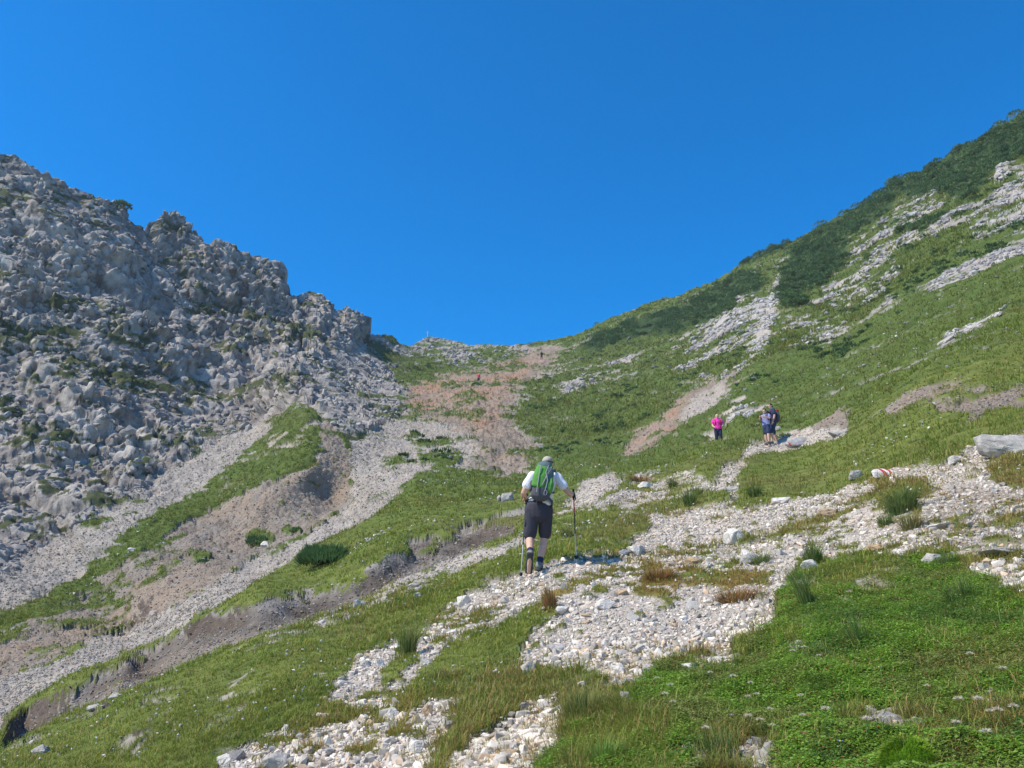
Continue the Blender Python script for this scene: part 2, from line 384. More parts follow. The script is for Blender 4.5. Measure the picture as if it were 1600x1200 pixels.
# ground cover, bottom right
area([(885,1165),(930,1140),(980,1100),(1000,1065),(1030,1042),(1070,1038),(1150,1044),(1180,1003),(1215,965),(1240,905),(1300,880),(1400,885),(1480,875),(1520,903),(1600,940),(2200,1000),(2200,1500),(800,1500),(820,1200)], 2, G=1.0, CL=1.0, S=.02, DRY=.2, T=.4, W=.6)
area([(1450,1000),(1600,1000),(1660,1100),(1660,1220),(1430,1180),(1400,1080)], 12, CL=.62, DRY=.5)
area([(1250,880),(1400,880),(1400,925),(1240,940)], 6, CL=.3, DRY=.5, G=.85)
area([(1090,1150),(1200,1135),(1240,1180),(1100,1210)], 8, CL=.5, G=.8, DRY=.4)
area([(880,1170),(960,1110),(1060,1110),(1060,1200),(860,1260)], 6, CL=.35)
area([(1315,1140),(1350,1108),(1430,1120),(1475,1140),(1440,1160),(1370,1155)], 2, G=.30, CL=.2, T=.3, S=.6)
area([(1085,1185),(1120,1160),(1200,1165),(1220,1195),(1160,1215),(1090,1210)], 3, G=.35, CL=.25, T=.3, S=.6)
area([(1500,1110),(1560,1095),(1600,1120),(1600,1160),(1530,1150)], 4, G=.6, CL=.35, T=.4, S=.3)
area([(1215,1000),(1250,985),(1260,1010),(1225,1025)], 2, G=.4, CL=.3, S=.5)
CH['_k'] = np.clip(blur(poly_mask(SCAR).astype(np.float32), 7) * 3, 0, 1)
def look(ch, px, py):
    a = CH[ch]
    x = np.clip(px / 2 - .5, 0, MW - 1.001); y = np.clip(py / 2 - .5, 0, MH - 1.001)
    if ch == 'ZONE':
        return a[np.round(y).astype(int), np.round(x).astype(int)]
    x0, y0 = x.astype(int), y.astype(int)
    fx, fy = x - x0, y - y0
    return (a[y0, x0] * (1-fx) * (1-fy) + a[y0, x0+1] * fx * (1-fy) + a[y0+1, x0] * (1-fx) * fy + a[y0+1, x0+1] * fx * fy).astype(np.float32)

# ------------------------------------------------------------------ surface with relief
def grid_normals(P):
    du = np.gradient(P, axis=1); dv = np.gradient(P, axis=0)
    n = np.cross(du, dv)
    n /= np.linalg.norm(n, axis=-1, keepdims=True) + 1e-12
    return n
B = EYE + ray(PXG, PYG) * DG[..., None]
N0 = grid_normals(B)
Bf = B.reshape(-1, 3)
Df = DG.ravel().astype(np.float32)
# natural, wandering borders: the map is read through a small world-space wobble
wob = np.clip(0.25 / Df, 0.003, 0.05) * FPX
wx = fbm(Bf, .16, 4, 4, .65) * 14 * np.clip(8 / Df, 0, 1.6) + fbm(Bf, 0.9, 4, 3, .6) * 10 + fbm(Bf, 5.0, 2, 13) * 7 * np.clip(Df / 60, .3, 1)
wy = fbm(Bf, .16, 4, 34, .65) * 12 * np.clip(8 / Df, 0, 1.6) + fbm(Bf, 0.9, 4, 31, .6) * 8 + fbm(Bf, 5.0, 2, 23) * 5 * np.clip(Df / 60, .3, 1)
kz = look('_k', PXG.ravel(), PYG.ravel())
sxw = fbm(Bf, 1.6, 2, 5) * 16; syw = fbm(Bf, 1.6, 2, 6) * 9
wx = wx * (1 - kz) + sxw * kz; wy = wy * (1 - kz) + syw * kz
LX, LY = PXG.ravel() + wx, PYG.ravel() + wy
M = {k: look(k, LX, LY) for k in CH if k not in ('ZONE', '_k')}
ZN = look('ZONE', PXG.ravel(), PYG.ravel())
leftness = np.clip(M['R'], 0, 1)
disp = np.zeros(len(Bf), np.float32)       # along the surface normal
lift = np.zeros(len(Bf), np.float32)       # straight up
idx = np.where(M['R'] > 0.02)[0]
Q = Bf[idx]
R = M['R'][idx]
mt = (ZN[idx] == 1)
amp = np.where(mt, .62, 0.30)
wq = Q + np.stack([vnoise(Q, 3.0, 41), vnoise(Q, 3.0, 42), vnoise(Q, 3.0, 43)], -1) * 1.0
rowt = np.clip((PYG.ravel()[idx] - np.interp(PXG.ravel()[idx], sx, sy)) / 90, .35, 1)
big = fbm(wq, 20.0, 3, 50, ridged=True)
f1, f2, fc = facets(wq * [1, 1.1, .8], 7.5, 60)
near = np.clip(Df[idx] / 80.0, .35, 1.15) * rowt
dr = (big * 1.9 + fc * 1.4 * sstep(0, .20, f2 - f1) - .35 * (1 - sstep(0, .10, f2 - f1))) * near
disp[idx] += (dr * amp * R ** 1.2).astype(np.float32)
# lumps and slabs that can be told apart on the mountain (x, y, half-width, half-height, slant, height in m)
LUMPS = [(118,620,95,48,35,2.6),(205,735,38,24,15,1.8),(280,562,40,20,-5,2.0),(355,548,48,22,-8,2.0),(70,690,80,22,0,1.8),(110,780,60,22,10,1.5),(40,820,60,26,0,1.5),
 (160,850,40,18,-10,1.2),(265,360,30,30,20,3.0),(300,400,26,42,-25,2.2),(340,410,30,30,-10,1.8),(420,440,34,34,40,2.4),(490,490,28,38,30,2.2),(545,510,30,24,0,2.0),(300,300,1,1,0,0),
 (240,520,60,22,0,1.5),(210,510,40,26,0,1.2),(420,620,30,18,-10,1.6),(455,610,22,20,0,1.4),(490,545,20,26,0,1.4),(410,530,24,20,0,1.2),(470,640,30,16,0,.8),(185,395,60,26,10,1.6),(80,350,60,22,15,1.4),
 (610,530,22,8,0,.9),(675,530,20,8,0,1.0),(705,535,20,6,0,.7),(1575,275,22,14,-20,1.4),(1540,340,40,16,-35,.8)]
for cx, cy, rx, ry, sl, h in LUMPS:
    h = h * .42
    u = PXG.ravel() - cx; v = PYG.ravel() - cy
    m0 = (np.abs(u) < 2.2 * (rx + ry)) & (np.abs(v) < 2.2 * (rx + ry))
    k = np.where(m0)[0]
    a = math.radians(sl)
    uu = u[k] + wx[k] * 1.5; vv = v[k] + wy[k] * 1.5
    d = np.sqrt(((uu * math.cos(a) + vv * math.sin(a)) / rx) ** 2 + ((-uu * math.sin(a) + vv * math.cos(a)) / ry) ** 2)
    disp[k] += (h * (1 - sstep(.55, 1.15, d)) - .35 * h * np.exp(-((d - 1.15) / .18) ** 2)).astype(np.float32) * (.5 + .5 * np.clip(M['R'][k], 0, 1))
# dark clefts
CLEFTS = [([(234,350),(262,420),(300,470),(360,480)],7,2.2),([(60,600),(100,650),(150,690)],5,1.2),([(470,470),(476,520),(462,560)],5,1.8),
 ([(330,580),(390,570)],4,1.4),([(160,750),(200,775),(240,770)],5,1.4),([(0,760),(60,800),(110,830)],6,1.3),([(520,490),(540,540),(555,560)],4,1.4),([(400,420),(380,480),(350,520)],5,1.6)]
for pts, wdt, dep in CLEFTS:
    best = np.full(len(Bf), 1e9)
    xs = PXG.ravel() + wx; ys = PYG.ravel() + wy
    for (ax, ay), (bx, by) in zip(pts, pts[1:]):
        t = np.clip(((xs - ax) * (bx - ax) + (ys - ay) * (by - ay)) / ((bx - ax) ** 2 + (by - ay) ** 2), 0, 1)
        best = np.minimum(best, np.hypot(xs - ax - t * (bx - ax), ys - ay - t * (by - ay)))
    disp -= (dep * .5 * np.exp(-(best / wdt) ** 2)).astype(np.float32)
# soften the steps so that their faces are spanned by several rows of the mesh
def soft(a, nrow, ncol=1):
    a = a.reshape(NROW, NC).astype(np.float32)
    for _ in range(nrow):
        a = a.copy(); a[1:-1] = (a[:-2] + a[1:-1] * 2 + a[2:]) / 4
    for _ in range(ncol):
        a = a.copy(); a[:, 1:-1] = (a[:, :-2] + a[:, 1:-1] * 2 + a[:, 2:]) / 4
    return a.ravel()
disp = soft(disp, 2, 1)
# second pass: the smaller relief follows the faces the first pass made
P1 = (Bf + N0.reshape(-1, 3) * disp[:, None])
def smooth_grid(A, n):
    A = A.reshape(NROW, NC, 3)
    for _ in range(n):
        A = A.copy()
        A[1:-1] = (A[:-2] + A[1:-1] * 2 + A[2:]) / 4
        A[:, 1:-1] = (A[:, :-2] + A[:, 1:-1] * 2 + A[:, 2:]) / 4
    return A
N1 = grid_normals(smooth_grid(P1, 2)).reshape(-1, 3)
Q = P1[idx]
n1 = N1[idx]
Q2 = Q + np.stack([vnoise(Q, 1.2, 44), vnoise(Q, 1.2, 45), vnoise(Q, 1.2, 46)], -1) * .35
g1, g2, gc = facets(Q2 * [1, 1.1, .9], 2.9, 70)
e1, e2, ec = facets(Q2 * [1, 1, 1.15], 1.05, 80)
cid2, cid3 = np.clip(gc + .5, 0, 1), np.clip(ec + .5, 0, 1)
fine = fbm(Q, 0.7, 3, 90)
crag = sstep(-.35, .35, fbm(Q, 11.0, 3, 95))                 # some parts shattered, others smooth slabs
nr2 = np.clip(Df[idx] / 80.0, .3, 1.1)
steep = .35 + .65 * np.clip(n1[:, 2] * 1.4, 0, 1)
bd = (Q[:, 2] * .80 + Q[:, 0] * .42 - Q[:, 1] * .18) + fbm(Q, 9.0, 3, 97) * 2.6
def saw(u, w):
    q = u - np.floor(u)
    return np.where(q < 1 - w, q / (1 - w), (1 - q) / w) - .5
bed = saw(bd / 3.4, .22) * 1.25 * sstep(-.4, .2, fbm(Q, 14.0, 2, 98)) + saw(bd / .95, .3) * .26
d2 = (bed + gc * 1.25 * sstep(0, .20, g2 - g1) * (.55 + .5 * crag) - .16 * (1 - sstep(0, .10, g2 - g1)) + (ec * 1.3 * sstep(0, .22, e2 - e1) - .07 * (1 - sstep(0, .12, e2 - e1))) * (.25 + .8 * crag) + fine * .16 * (.35 + crag)) * nr2 * amp * R * steep * 1.35
_t = np.zeros(len(Bf), np.float32); _t[idx] = d2; d2 = soft(_t, 1, 0)[idx]
P1[idx] = Q + n1 * d2[:, None]
ROCKF = np.zeros(len(Bf), np.float32); ROCKF[idx] = (sstep(0, .25, g2 - g1) * .5 + sstep(0, .25, e2 - e1) * .5)
CIDF = np.full(len(Bf), .5, np.float32); CIDF[idx] = cid2 * .5 + cid3 * .5
disp[idx] += d2.astype(np.float32)
Bs = Bf
Bf = P1                                   # everything below is decided on the relief itself
# --- grass cover decided against a patchy noise that runs along the slope
AN = Bf * [1.0, .33, 1.9]
pn = fbm(AN, 6.0, 4, 101, .62)
pn2 = fbm(AN, .9, 3, 111, .6)
pn3 = fbm(Bf, .22, 3, 113, .6)
_s = pn * np.clip(Df / 40, .15, 1) * 1.3 + pn2 + pn3 * np.clip(14 / Df, .1, 1.3)
pf = np.empty(len(_s), np.float32)
pf[np.argsort(_s)] = np.linspace(0, 1, len(_s))
rockshelf = np.where(M['R'] > .3, (.55 - N1[:, 2]) * .5, 0)
GR = sstep(-.05, .05, M['G'] - pf * 1.0 - np.clip(rockshelf, -.12, .12))
GR = np.where(M['G'] > .985, 1.0, GR).astype(np.float32)
# tussocks and sods
tus = fbm(Bf, .55, 3, 121) * .5 + .5
sod = fbm(Bf, 2.6, 3, 131)
gl = np.clip(Df / 25, .25, 1.6) * (1 - .6 * np.clip(M['R'], 0, 1))
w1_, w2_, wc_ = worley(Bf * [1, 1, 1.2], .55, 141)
x1_, x2_, xc_ = worley(Bf * [1, .7, 1.2], 1.5, 143)
lift += np.clip(M['CL'], 0, 1) * fbm(Bf, .38, 3, 147) * .07 * (Df < 16)
lift += GR * (.5 - x1_) * .45 * np.clip((Df - 35) / 60, 0, 1) * (1 - np.clip(M['R'] * 1.5, 0, .9))
w1_ = w1_ + (x1_ - .5) * np.clip((Df - 35) / 60, 0, 1) * .6
lift += GR * (1 - np.clip(M['R'] * 1.5, 0, .9)) * ((.05 + tus * .10 + sod * .16 + (.45 - w1_) * .16 * np.clip(Df / 40, 0, 1.6)) * gl)
lift += (1 - GR) * (fbm(Bf, .5, 3, 151) * .03 + fbm(Bf, 1.8, 3, 161) * .10) * np.clip(Df / 14, .3, 2.2) * (1 - M['R'] * .5)
rub = (M['S'] > .2) & (Df > 9)
k = np.where(rub)[0]
r1, r2, rc = worley(Bf[k], .34, 171)
lift[k] += ((.5 - r1) * .16 + (rc - .5) * .1) * np.clip(Df[k] / 40, .25, 1.6) * (1 - GR[k])
# soil banks: runnels down the slope
k = np.where(M['T'] > .4)[0]
rn = fbm(Bf[k] * [1, .35, .35], .9, 3, 181)
lift[k] += rn * .22 * np.clip(Df[k] / 45, .15, 1.3) * (1 - GR[k])
# the turf stands proud of the scar below it; the scar is cut down and then rises again
turf = M['H']
scar = look('H', LX, LY)
lift += soft(look('H', LX, LY - 6), 2, 4) * 0.55
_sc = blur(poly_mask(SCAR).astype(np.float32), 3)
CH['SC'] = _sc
lift -= look('SC', LX, LY) * .30 * np.clip(Df / 16, .6, 1.2)
edge = [([(1380,650),(1440,606),(1475,598)], .35, 8), ([(1100,640),(1000,655),(1040,640)], .0, 5)]
# a hollow behind the grassy rise where a walker comes down
_px, _py = PXG.ravel(), PYG.ravel()
lift -= .62 * np.exp(-((_px - 1122) / 42.0) ** 2) * sstep(693, 685, _py) * sstep(652, 674, _py)
Pn = Bf.copy()
Pn[:, 2] += lift
PG = Pn.reshape(NROW, NC, 3)
# bare earth on the steep little faces under the turf edges; rough them up along their own direction
NS = grid_normals(smooth_grid(PG.reshape(-1, 3), 2)).reshape(-1, 3)
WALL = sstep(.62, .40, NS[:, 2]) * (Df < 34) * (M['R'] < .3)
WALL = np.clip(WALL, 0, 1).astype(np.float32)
GR = GR * (1 - sstep(.5, .95, WALL))
rgh = fbm(Pn, .30, 4, 191, .6) * .10 + fbm(Pn, .07, 2, 193) * .02
PG = (Pn + NS * (rgh * WALL * np.clip(Df / 14, .5, 1.5))[:, None]).reshape(NROW, NC, 3)
# ridge: a far side falling away behind the skyline
back = []
last = PG[-1]
hd = last[:, :2] - EYE[:2]
hd = hd / np.linalg.norm(hd, axis=1, keepdims=True)
for b in range(1, NBACK + 1):
    q = last.copy()
    s = b ** 1.6
    q[:, :2] += hd * s * 1.1
    q[:, 2] -= .25 * s + .018 * s * s
    back.append(q)
PALL = np.concatenate([PG, np.array(back)], 0)
QX, QY, QD = project(PG.reshape(-1, 3))
NG = grid_normals(PG).reshape(-1, 3)
SLOPE = NG[:, 2]
DG3 = Df
# ------------------------------------------------------------------ colours of the ground itself
def mix(a, b, t):
    return a * (1 - t[:, None]) + b * t[:, None]
c = lambda *v: np.array(v, np.float32)[None]
nA = fbm(Bf, 3.2, 4, 201) * .5 + .5
nB = fbm(Bf, .8, 3, 211) * .5 + .5
nC = fbm(Bf, 12.0, 3, 221) * .5 + .5
fs, fs2, fid = worley(Bf, .22, 231)
stone = mix(c(.27, .25, .225), c(.43, .38, .32), np.clip(M['W'], 0, 1))
stone = stone * (0.72 + .5 * nB + .22 * (fid - .5))[:, None]
tan_ = mix(c(.29, .255, .21), c(.58, .50, .41), np.clip(M['W'], 0, 1)) * (0.7 + .5 * nB)[:, None]
bare = mix(stone, tan_, np.clip(sstep(.45, .75, nA) * .55 + .15, 0, 1))
soil = mix(c(.205, .168, .130), c(.265, .200, .145), sstep(.35, .7, nA))
humus_shade = np.clip(look('SC', LX, LY + 4) * (1 - look('SC', LX, LY - 16)) * 1.1, 0, 1)  # dark humus band below the turf lip, with the lip's shade painted in
soil = mix(soil, c(.075, .058, .045), humus_shade.astype(np.float32))
redsoil = mix(c(.30, .135, .065), c(.37, .225, .14), np.clip(nB * .6 + nA * .7 - .15, 0, 1))
T = M['T']
rmix = sstep(.85, 1.0, T) * (.25 + .75 * sstep(.38, .62, fbm(Bf * [1, .5, 1.6], 4.0, 4, 207, .6) * .5 + .5))
bare = mix(bare, mix(mix(soil, stone, sstep(.9, 1, T) * .5), redsoil, rmix), sstep(.28, .72, T + (nB - .5) * .55) * .9)
bare = mix(bare, mix(c(.07, .054, .042), c(.17, .135, .11), nB), sstep(0, .45, WALL))  # steep faces under the turf edges take the same darkened earth tone
rock = mix(c(.195, .172, .155), c(.43, .388, .34), sstep(.25, .75, nB * .5 + CIDF * .5))
rock = mix(rock, c(.50, .475, .445), np.clip((M['W'] - .3) * 1.2, 0, .8))
rock = rock * (.78 + .22 * sstep(0, .5, ROCKF))[:, None]
rock = mix(rock, c(.30, .245, .20), sstep(.6, .85, nA) * .5)
rock = rock * (.8 + .35 * nC)[:, None]
stn = fbm(Bf * [1, 1, .22], 1.3, 3, 205) * .5 + .5
rock = rock * (1 - .38 * sstep(.55, .8, stn))[:, None]
base = mix(bare, rock, sstep(.2, .7, M['R']))
gA = mix(c(.098, .132, .030), c(.165, .185, .045), nB)
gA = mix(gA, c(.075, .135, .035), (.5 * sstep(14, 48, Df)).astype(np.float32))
gB = mix(gA, c(.145, .14, .045), sstep(.5, .85, nA) * (.7 - .35 * sstep(14, 48, Df)))
gB = mix(gB, c(.20, .155, .055), sstep(.35, .75, nC * .6 + nA * .4) * np.clip(M['DRY'], 0, 1) * .8)
gB = mix(gB, c(.27, .15, .055), np.clip(M['DRY'] * 1.6 - 1.0, 0, 1) * sstep(.35, .6, nB))
gB = mix(gB, c(.06, .11, .022), np.clip(M['CL'], 0, 1) * .8)
gB = mix(gB, c(.05, .085, .03), np.clip(M['P'], 0, 1))
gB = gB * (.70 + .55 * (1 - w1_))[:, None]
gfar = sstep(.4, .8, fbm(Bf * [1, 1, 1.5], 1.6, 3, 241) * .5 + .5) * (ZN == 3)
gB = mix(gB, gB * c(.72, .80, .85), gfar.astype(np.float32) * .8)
gB = mix(gB, c(.085, .10, .045), np.clip(M['R'] * 1.5, 0, 1) * (ZN == 1))
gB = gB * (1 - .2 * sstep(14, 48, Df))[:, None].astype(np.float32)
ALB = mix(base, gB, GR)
MASK = np.stack([GR, np.clip(M['S'] * (1 - GR), 0, 1), np.clip(M['R'] * (1 - GR), 0, 1), np.clip(M['T'] * (1 - GR), 0, 1)], -1)

# ------------------------------------------------------------------ materials
def mat_new(name):
    m = bpy.data.materials.new(name)
    m.use_nodes = True
    n = m.node_tree
    b = n.nodes["Principled BSDF"]
    return m, n, b
def N(n, t, **kw):
    x = n.nodes.new(t)
    for k, v in kw.items():
        if k in x.inputs:
            x.inputs[k].default_value = v
        else:
            setattr(x, k, v)
    return x
def simple(name, col, rough=.7, var=.12, scale=8.0, bump=0.0, metal=0.0, spec=.3, sub=0):
    m, n, b = mat_new(name)
    tc = N(n, "ShaderNodeTexCoord")
    no = N(n, "ShaderNodeTexNoise"); no.inputs['Scale'].default_value = scale; no.inputs['Detail'].default_value = 5
    n.links.new(tc.outputs['Object'], no.inputs['Vector'])
    mr = N(n, "ShaderNodeMapRange"); mr.inputs[3].default_value = 1 - var * 2; mr.inputs[4].default_value = 1 + var * 2
    n.links.new(no.outputs[0], mr.inputs[0])
    vm = N(n, "ShaderNodeVectorMath", operation='SCALE'); vm.inputs[0].default_value = col[:3]
    n.links.new(mr.outputs[0], vm.inputs['Scale'])
    n.links.new(vm.outputs[0], b.inputs['Base Color'])
    b.inputs['Roughness'].default_value = rough
    b.inputs['Metallic'].default_value = metal
    b.inputs['Specular IOR Level'].default_value = spec
    if bump:
        bp = N(n, "ShaderNodeBump"); bp.inputs['Strength'].default_value = bump; bp.inputs['Distance'].default_value = .01
        n.links.new(no.outputs[0], bp.inputs['Height']); n.links.new(bp.outputs[0], b.inputs['Normal'])
    return m
def attr_mat(name, rough=.9, trans=0.0, var=.2, scale=3.0, spec=.2):
    """colour from the 'albedo' attribute with a procedural variation; thin leaves let some light through"""
    m, n, b = mat_new(name)
    at = N(n, "ShaderNodeAttribute", attribute_name='albedo')
    tc = N(n, "ShaderNodeTexCoord")
    no = N(n, "ShaderNodeTexNoise"); no.inputs['Scale'].default_value = scale; no.inputs['Detail'].default_value = 4
    n.links.new(tc.outputs['Object'], no.inputs['Vector'])
    mr = N(n, "ShaderNodeMapRange"); mr.inputs[3].default_value = 1 - var * 2; mr.inputs[4].default_value = 1 + var * 2
    n.links.new(no.outputs[0], mr.inputs[0])
    vm = N(n, "ShaderNodeVectorMath", operation='SCALE')
    n.links.new(at.outputs['Color'], vm.inputs[0]); n.links.new(mr.outputs[0], vm.inputs['Scale'])
    n.links.new(vm.outputs[0], b.inputs['Base Color'])
    b.inputs['Roughness'].default_value = rough
    b.inputs['Specular IOR Level'].default_value = spec
    if trans:
        tr = N(n, "ShaderNodeBsdfTranslucent")
        n.links.new(vm.outputs[0], tr.inputs['Color'])
        mx = N(n, "ShaderNodeMixShader"); mx.inputs[0].default_value = trans
        out = n.nodes["Material Output"]
        n.links.new(b.outputs[0], mx.inputs[1]); n.links.new(tr.outputs[0], mx.inputs[2]); n.links.new(mx.outputs[0], out.inputs[0])
    return m
def terrain_mat():
    m, n, b = mat_new("mountain_ground")
    L = n.links.new
    at = N(n, "ShaderNodeAttribute", attribute_name='albedo')
    mk = N(n, "ShaderNodeAttribute", attribute_name='cover')
    sp = N(n, "ShaderNodeSeparateColor"); L(mk.outputs['Color'], sp.inputs[0])
    tc = N(n, "ShaderNodeTexCoord")
    def noise(s, d=5, r=.6):
        x = N(n, "ShaderNodeTexNoise"); x.inputs['Scale'].default_value = s; x.inputs['Detail'].default_value = d; x.inputs['Roughness'].default_value = r
        L(tc.outputs['Object'], x.inputs['Vector']); return x
    def voro(s):
        x = N(n, "ShaderNodeTexVoronoi"); x.inputs['Scale'].default_value = s; L(tc.outputs['Object'], x.inputs['Vector']); return x
    def math_(op, a, bb):
        x = N(n, "ShaderNodeMath", operation=op)
        for i, v in enumerate((a, bb)):
            if isinstance(v, (int, float)): x.inputs[i].default_value = v
            else: L(v, x.inputs[i])
        return x.outputs[0]
    n1 = noise(6.0, 8, .7); n2 = noise(.9, 6, .65); v1 = voro(26.0); v2 = voro(9.0); v3 = voro(3.2)
    sc1 = N(n, "ShaderNodeSeparateColor"); L(v1.outputs['Color'], sc1.inputs[0])
    sc2 = N(n, "ShaderNodeSeparateColor"); L(v2.outputs['Color'], sc2.inputs[0])
    sc3 = N(n, "ShaderNodeSeparateColor"); L(v3.outputs['Color'], sc3.inputs[0])
    # pebble brightness
    pb = math_('ADD', math_('MULTIPLY', sc1.outputs[0], .45), math_('MULTIPLY', sc2.outputs[1], .35))
    pb = math_('ADD', pb, math_('MULTIPLY', sc3.outputs[0], .12))           # 0..1.05
    pb = math_('ADD', math_('MULTIPLY', math_('SUBTRACT', pb, .46), .75), 1.0)
    nz = math_('ADD', math_('MULTIPLY', n1.outputs[0], .9), math_('MULTIPLY', n2.outputs[0], .7))  # ~0.8
    nz = math_('ADD', nz, .2)
    mxp = N(n, "ShaderNodeMix", data_type='FLOAT'); mxp.clamp_factor = True
    L(math_('ADD', sp.outputs[1], math_('MULTIPLY', sp.outputs[2], .4)), mxp.inputs[0]); mxp.inputs[2].default_value = 1.0; L(pb, mxp.inputs[3])
    fac = math_('MULTIPLY', nz, mxp.outputs[0])
    vm = N(n, "ShaderNodeVectorMath", operation='SCALE'); L(at.outputs['Color'], vm.inputs[0]); L(fac, vm.inputs['Scale'])
    L(vm.outputs[0], b.inputs['Base Color'])
    b.inputs['Roughness'].default_value = .95
    b.inputs['Specular IOR Level'].default_value = .1
    h = math_('ADD', math_('MULTIPLY', v1.outputs['Distance'], -.012), math_('MULTIPLY', v2.outputs['Distance'], -.035))
    h = math_('ADD', h, math_('MULTIPLY', v3.outputs['Distance'], -.03))
    bare_ = math_('SUBTRACT', 1.0, sp.outputs[0])
    h = math_('MULTIPLY', h, bare_)
    h = math_('ADD', h, math_('MULTIPLY', n1.outputs[0], .10))
    bp = N(n, "ShaderNodeBump"); bp.inputs['Strength'].default_value = .8; bp.inputs['Distance'].default_value = 1.0
    L(h, bp.inputs['Height']); L(bp.outputs[0], b.inputs['Normal'])
    return m
TERR = terrain_mat()

def mesh_from(name, V, F, mats, attrs=None, smooth=False, matidx=None):
    """V (n,3), F (m,k) with k=3 or 4 -> mesh"""
    me = bpy.data.meshes.new(name)
    V = np.ascontiguousarray(V, np.float32); F = np.ascontiguousarray(F, np.int32)
    me.vertices.add(len(V)); me.vertices.foreach_set('co', V.ravel())
    k = F.shape[1]
    me.loops.add(F.size); me.loops.foreach_set('vertex_index', F.ravel())
    me.polygons.add(len(F)); me.polygons.foreach_set('loop_start', np.arange(0, F.size, k, dtype=np.int32))
    try:
        me.polygons.foreach_set('loop_total', np.full(len(F), k, np.int32))
    except Exception:
        pass
    me.polygons.foreach_set('use_smooth', np.broadcast_to(np.asarray(smooth, bool), (len(F),)).copy())
    for mm in (mats if isinstance(mats, (list, tuple)) else [mats]):
        me.materials.append(mm)
    if matidx is not None:
        me.polygons.foreach_set('material_index', np.ascontiguousarray(matidx, np.int32))
    for an, av in (attrs or {}).items():
        a = me.attributes.new(an, 'FLOAT_COLOR', 'POINT')
        av = np.asarray(av, np.float32)
        if av.shape[1] == 3:
            av = np.hstack([av, np.ones((len(av), 1), np.float32)])
        a.data.foreach_set('color', np.ascontiguousarray(av).ravel())
    me.update(calc_edges=True)
    return me
def link(name, me, parent=None, **props):
    o = bpy.data.objects.new(name, me)
    COL.objects.link(o)
    if parent is not None:
        o.parent = parent
    for k, v in props.items():
        o[k] = v
    return o
def empty(name, loc, rz=0.0, **props):
    o = bpy.data.objects.new(name, None)
    o.location = Vector([float(x) for x in loc]); o.rotation_euler = (0, 0, rz)
    o.empty_display_size = .2
    COL.objects.link(o)
    for k, v in props.items():
        o[k] = v
    return o

# ------------------------------------------------------------------ the land as objects
nrA = PALL.shape[0]
VI = np.arange(nrA * NC).reshape(nrA, NC)
FQ = np.stack([VI[:-1, :-1], VI[:-1, 1:], VI[1:, 1:], VI[1:, :-1]], -1).reshape(-1, 4)
VV = PALL.reshape(-1, 3)
nb = NBACK * NC
ALBA = np.vstack([ALB, np.tile(ALB[-NC:], (NBACK, 1))])
MASKA = np.vstack([MASK, np.tile(MASK[-NC:], (NBACK, 1))])
ZA = np.concatenate([ZN, np.tile(ZN[-NC:], NBACK)])
ZA = np.where((ZA == 0) & (np.concatenate([Df, np.full(nb, 200)]) > 60), 3, ZA)
fz = ZA[FQ[:, 0]]
rockA = MASKA[:, 2]
for z, nm in ((0, 'ground'), (1, 'mountain'), (2, 'gully'), (3, 'hillside')):
    F = FQ[fz == z]
    u, inv = np.unique(F, return_inverse=True)
    sm = rockA[F[:, 0]] < .35
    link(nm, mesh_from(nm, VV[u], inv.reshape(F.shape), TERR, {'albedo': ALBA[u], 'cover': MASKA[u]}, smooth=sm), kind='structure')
# the slope under and behind the camera, down the valley
g = np.linspace(-1, 1, 61)
gx, gy = np.meshgrid(np.sign(g) * np.abs(g) ** 2 * 300, np.sign(g) * np.abs(g) ** 2 * 300 - 290)
gz = .30 * gx * np.exp(-np.abs(gx) / 200) + .21 * gy - .12
gi = np.arange(61 * 61).reshape(61, 61)
gf = np.stack([gi[:-1, :-1], gi[:-1, 1:], gi[1:, 1:], gi[1:, :-1]], -1).reshape(-1, 4)
gv = np.stack([gx, gy, gz], -1).reshape(-1, 3)
keep = (gv[:, 1] < 3)[gf].all(1)
link('lower_slope', mesh_from('lower_slope', gv, gf[keep], TERR, {'albedo': np.tile(c(.10, .13, .035), (len(gv), 1)), 'cover': np.tile(c(1., 0, 0, 0), (len(gv), 1))}, smooth=True), kind='structure')

PV = PG.reshape(-1, 3)
def at(px, py, front=True):
    """the point of the land seen at a photo pixel: index of the nearest visible vertex"""
    m = np.where((np.abs(QX - px) < 4) & (np.abs(QY - py) < 4))[0]
    if len(m) == 0:
        m = np.argsort((QX - px) ** 2 + (QY - py) ** 2)[:4]
    s = np.hypot(QX[m] - px, QY[m] - py) * .5 + QD[m] / QD[m].min() * 6
    return m[np.argmin(s)]
def P_at(px, py):
    i = at(px, py)
    return PV[i], float(QD[i])
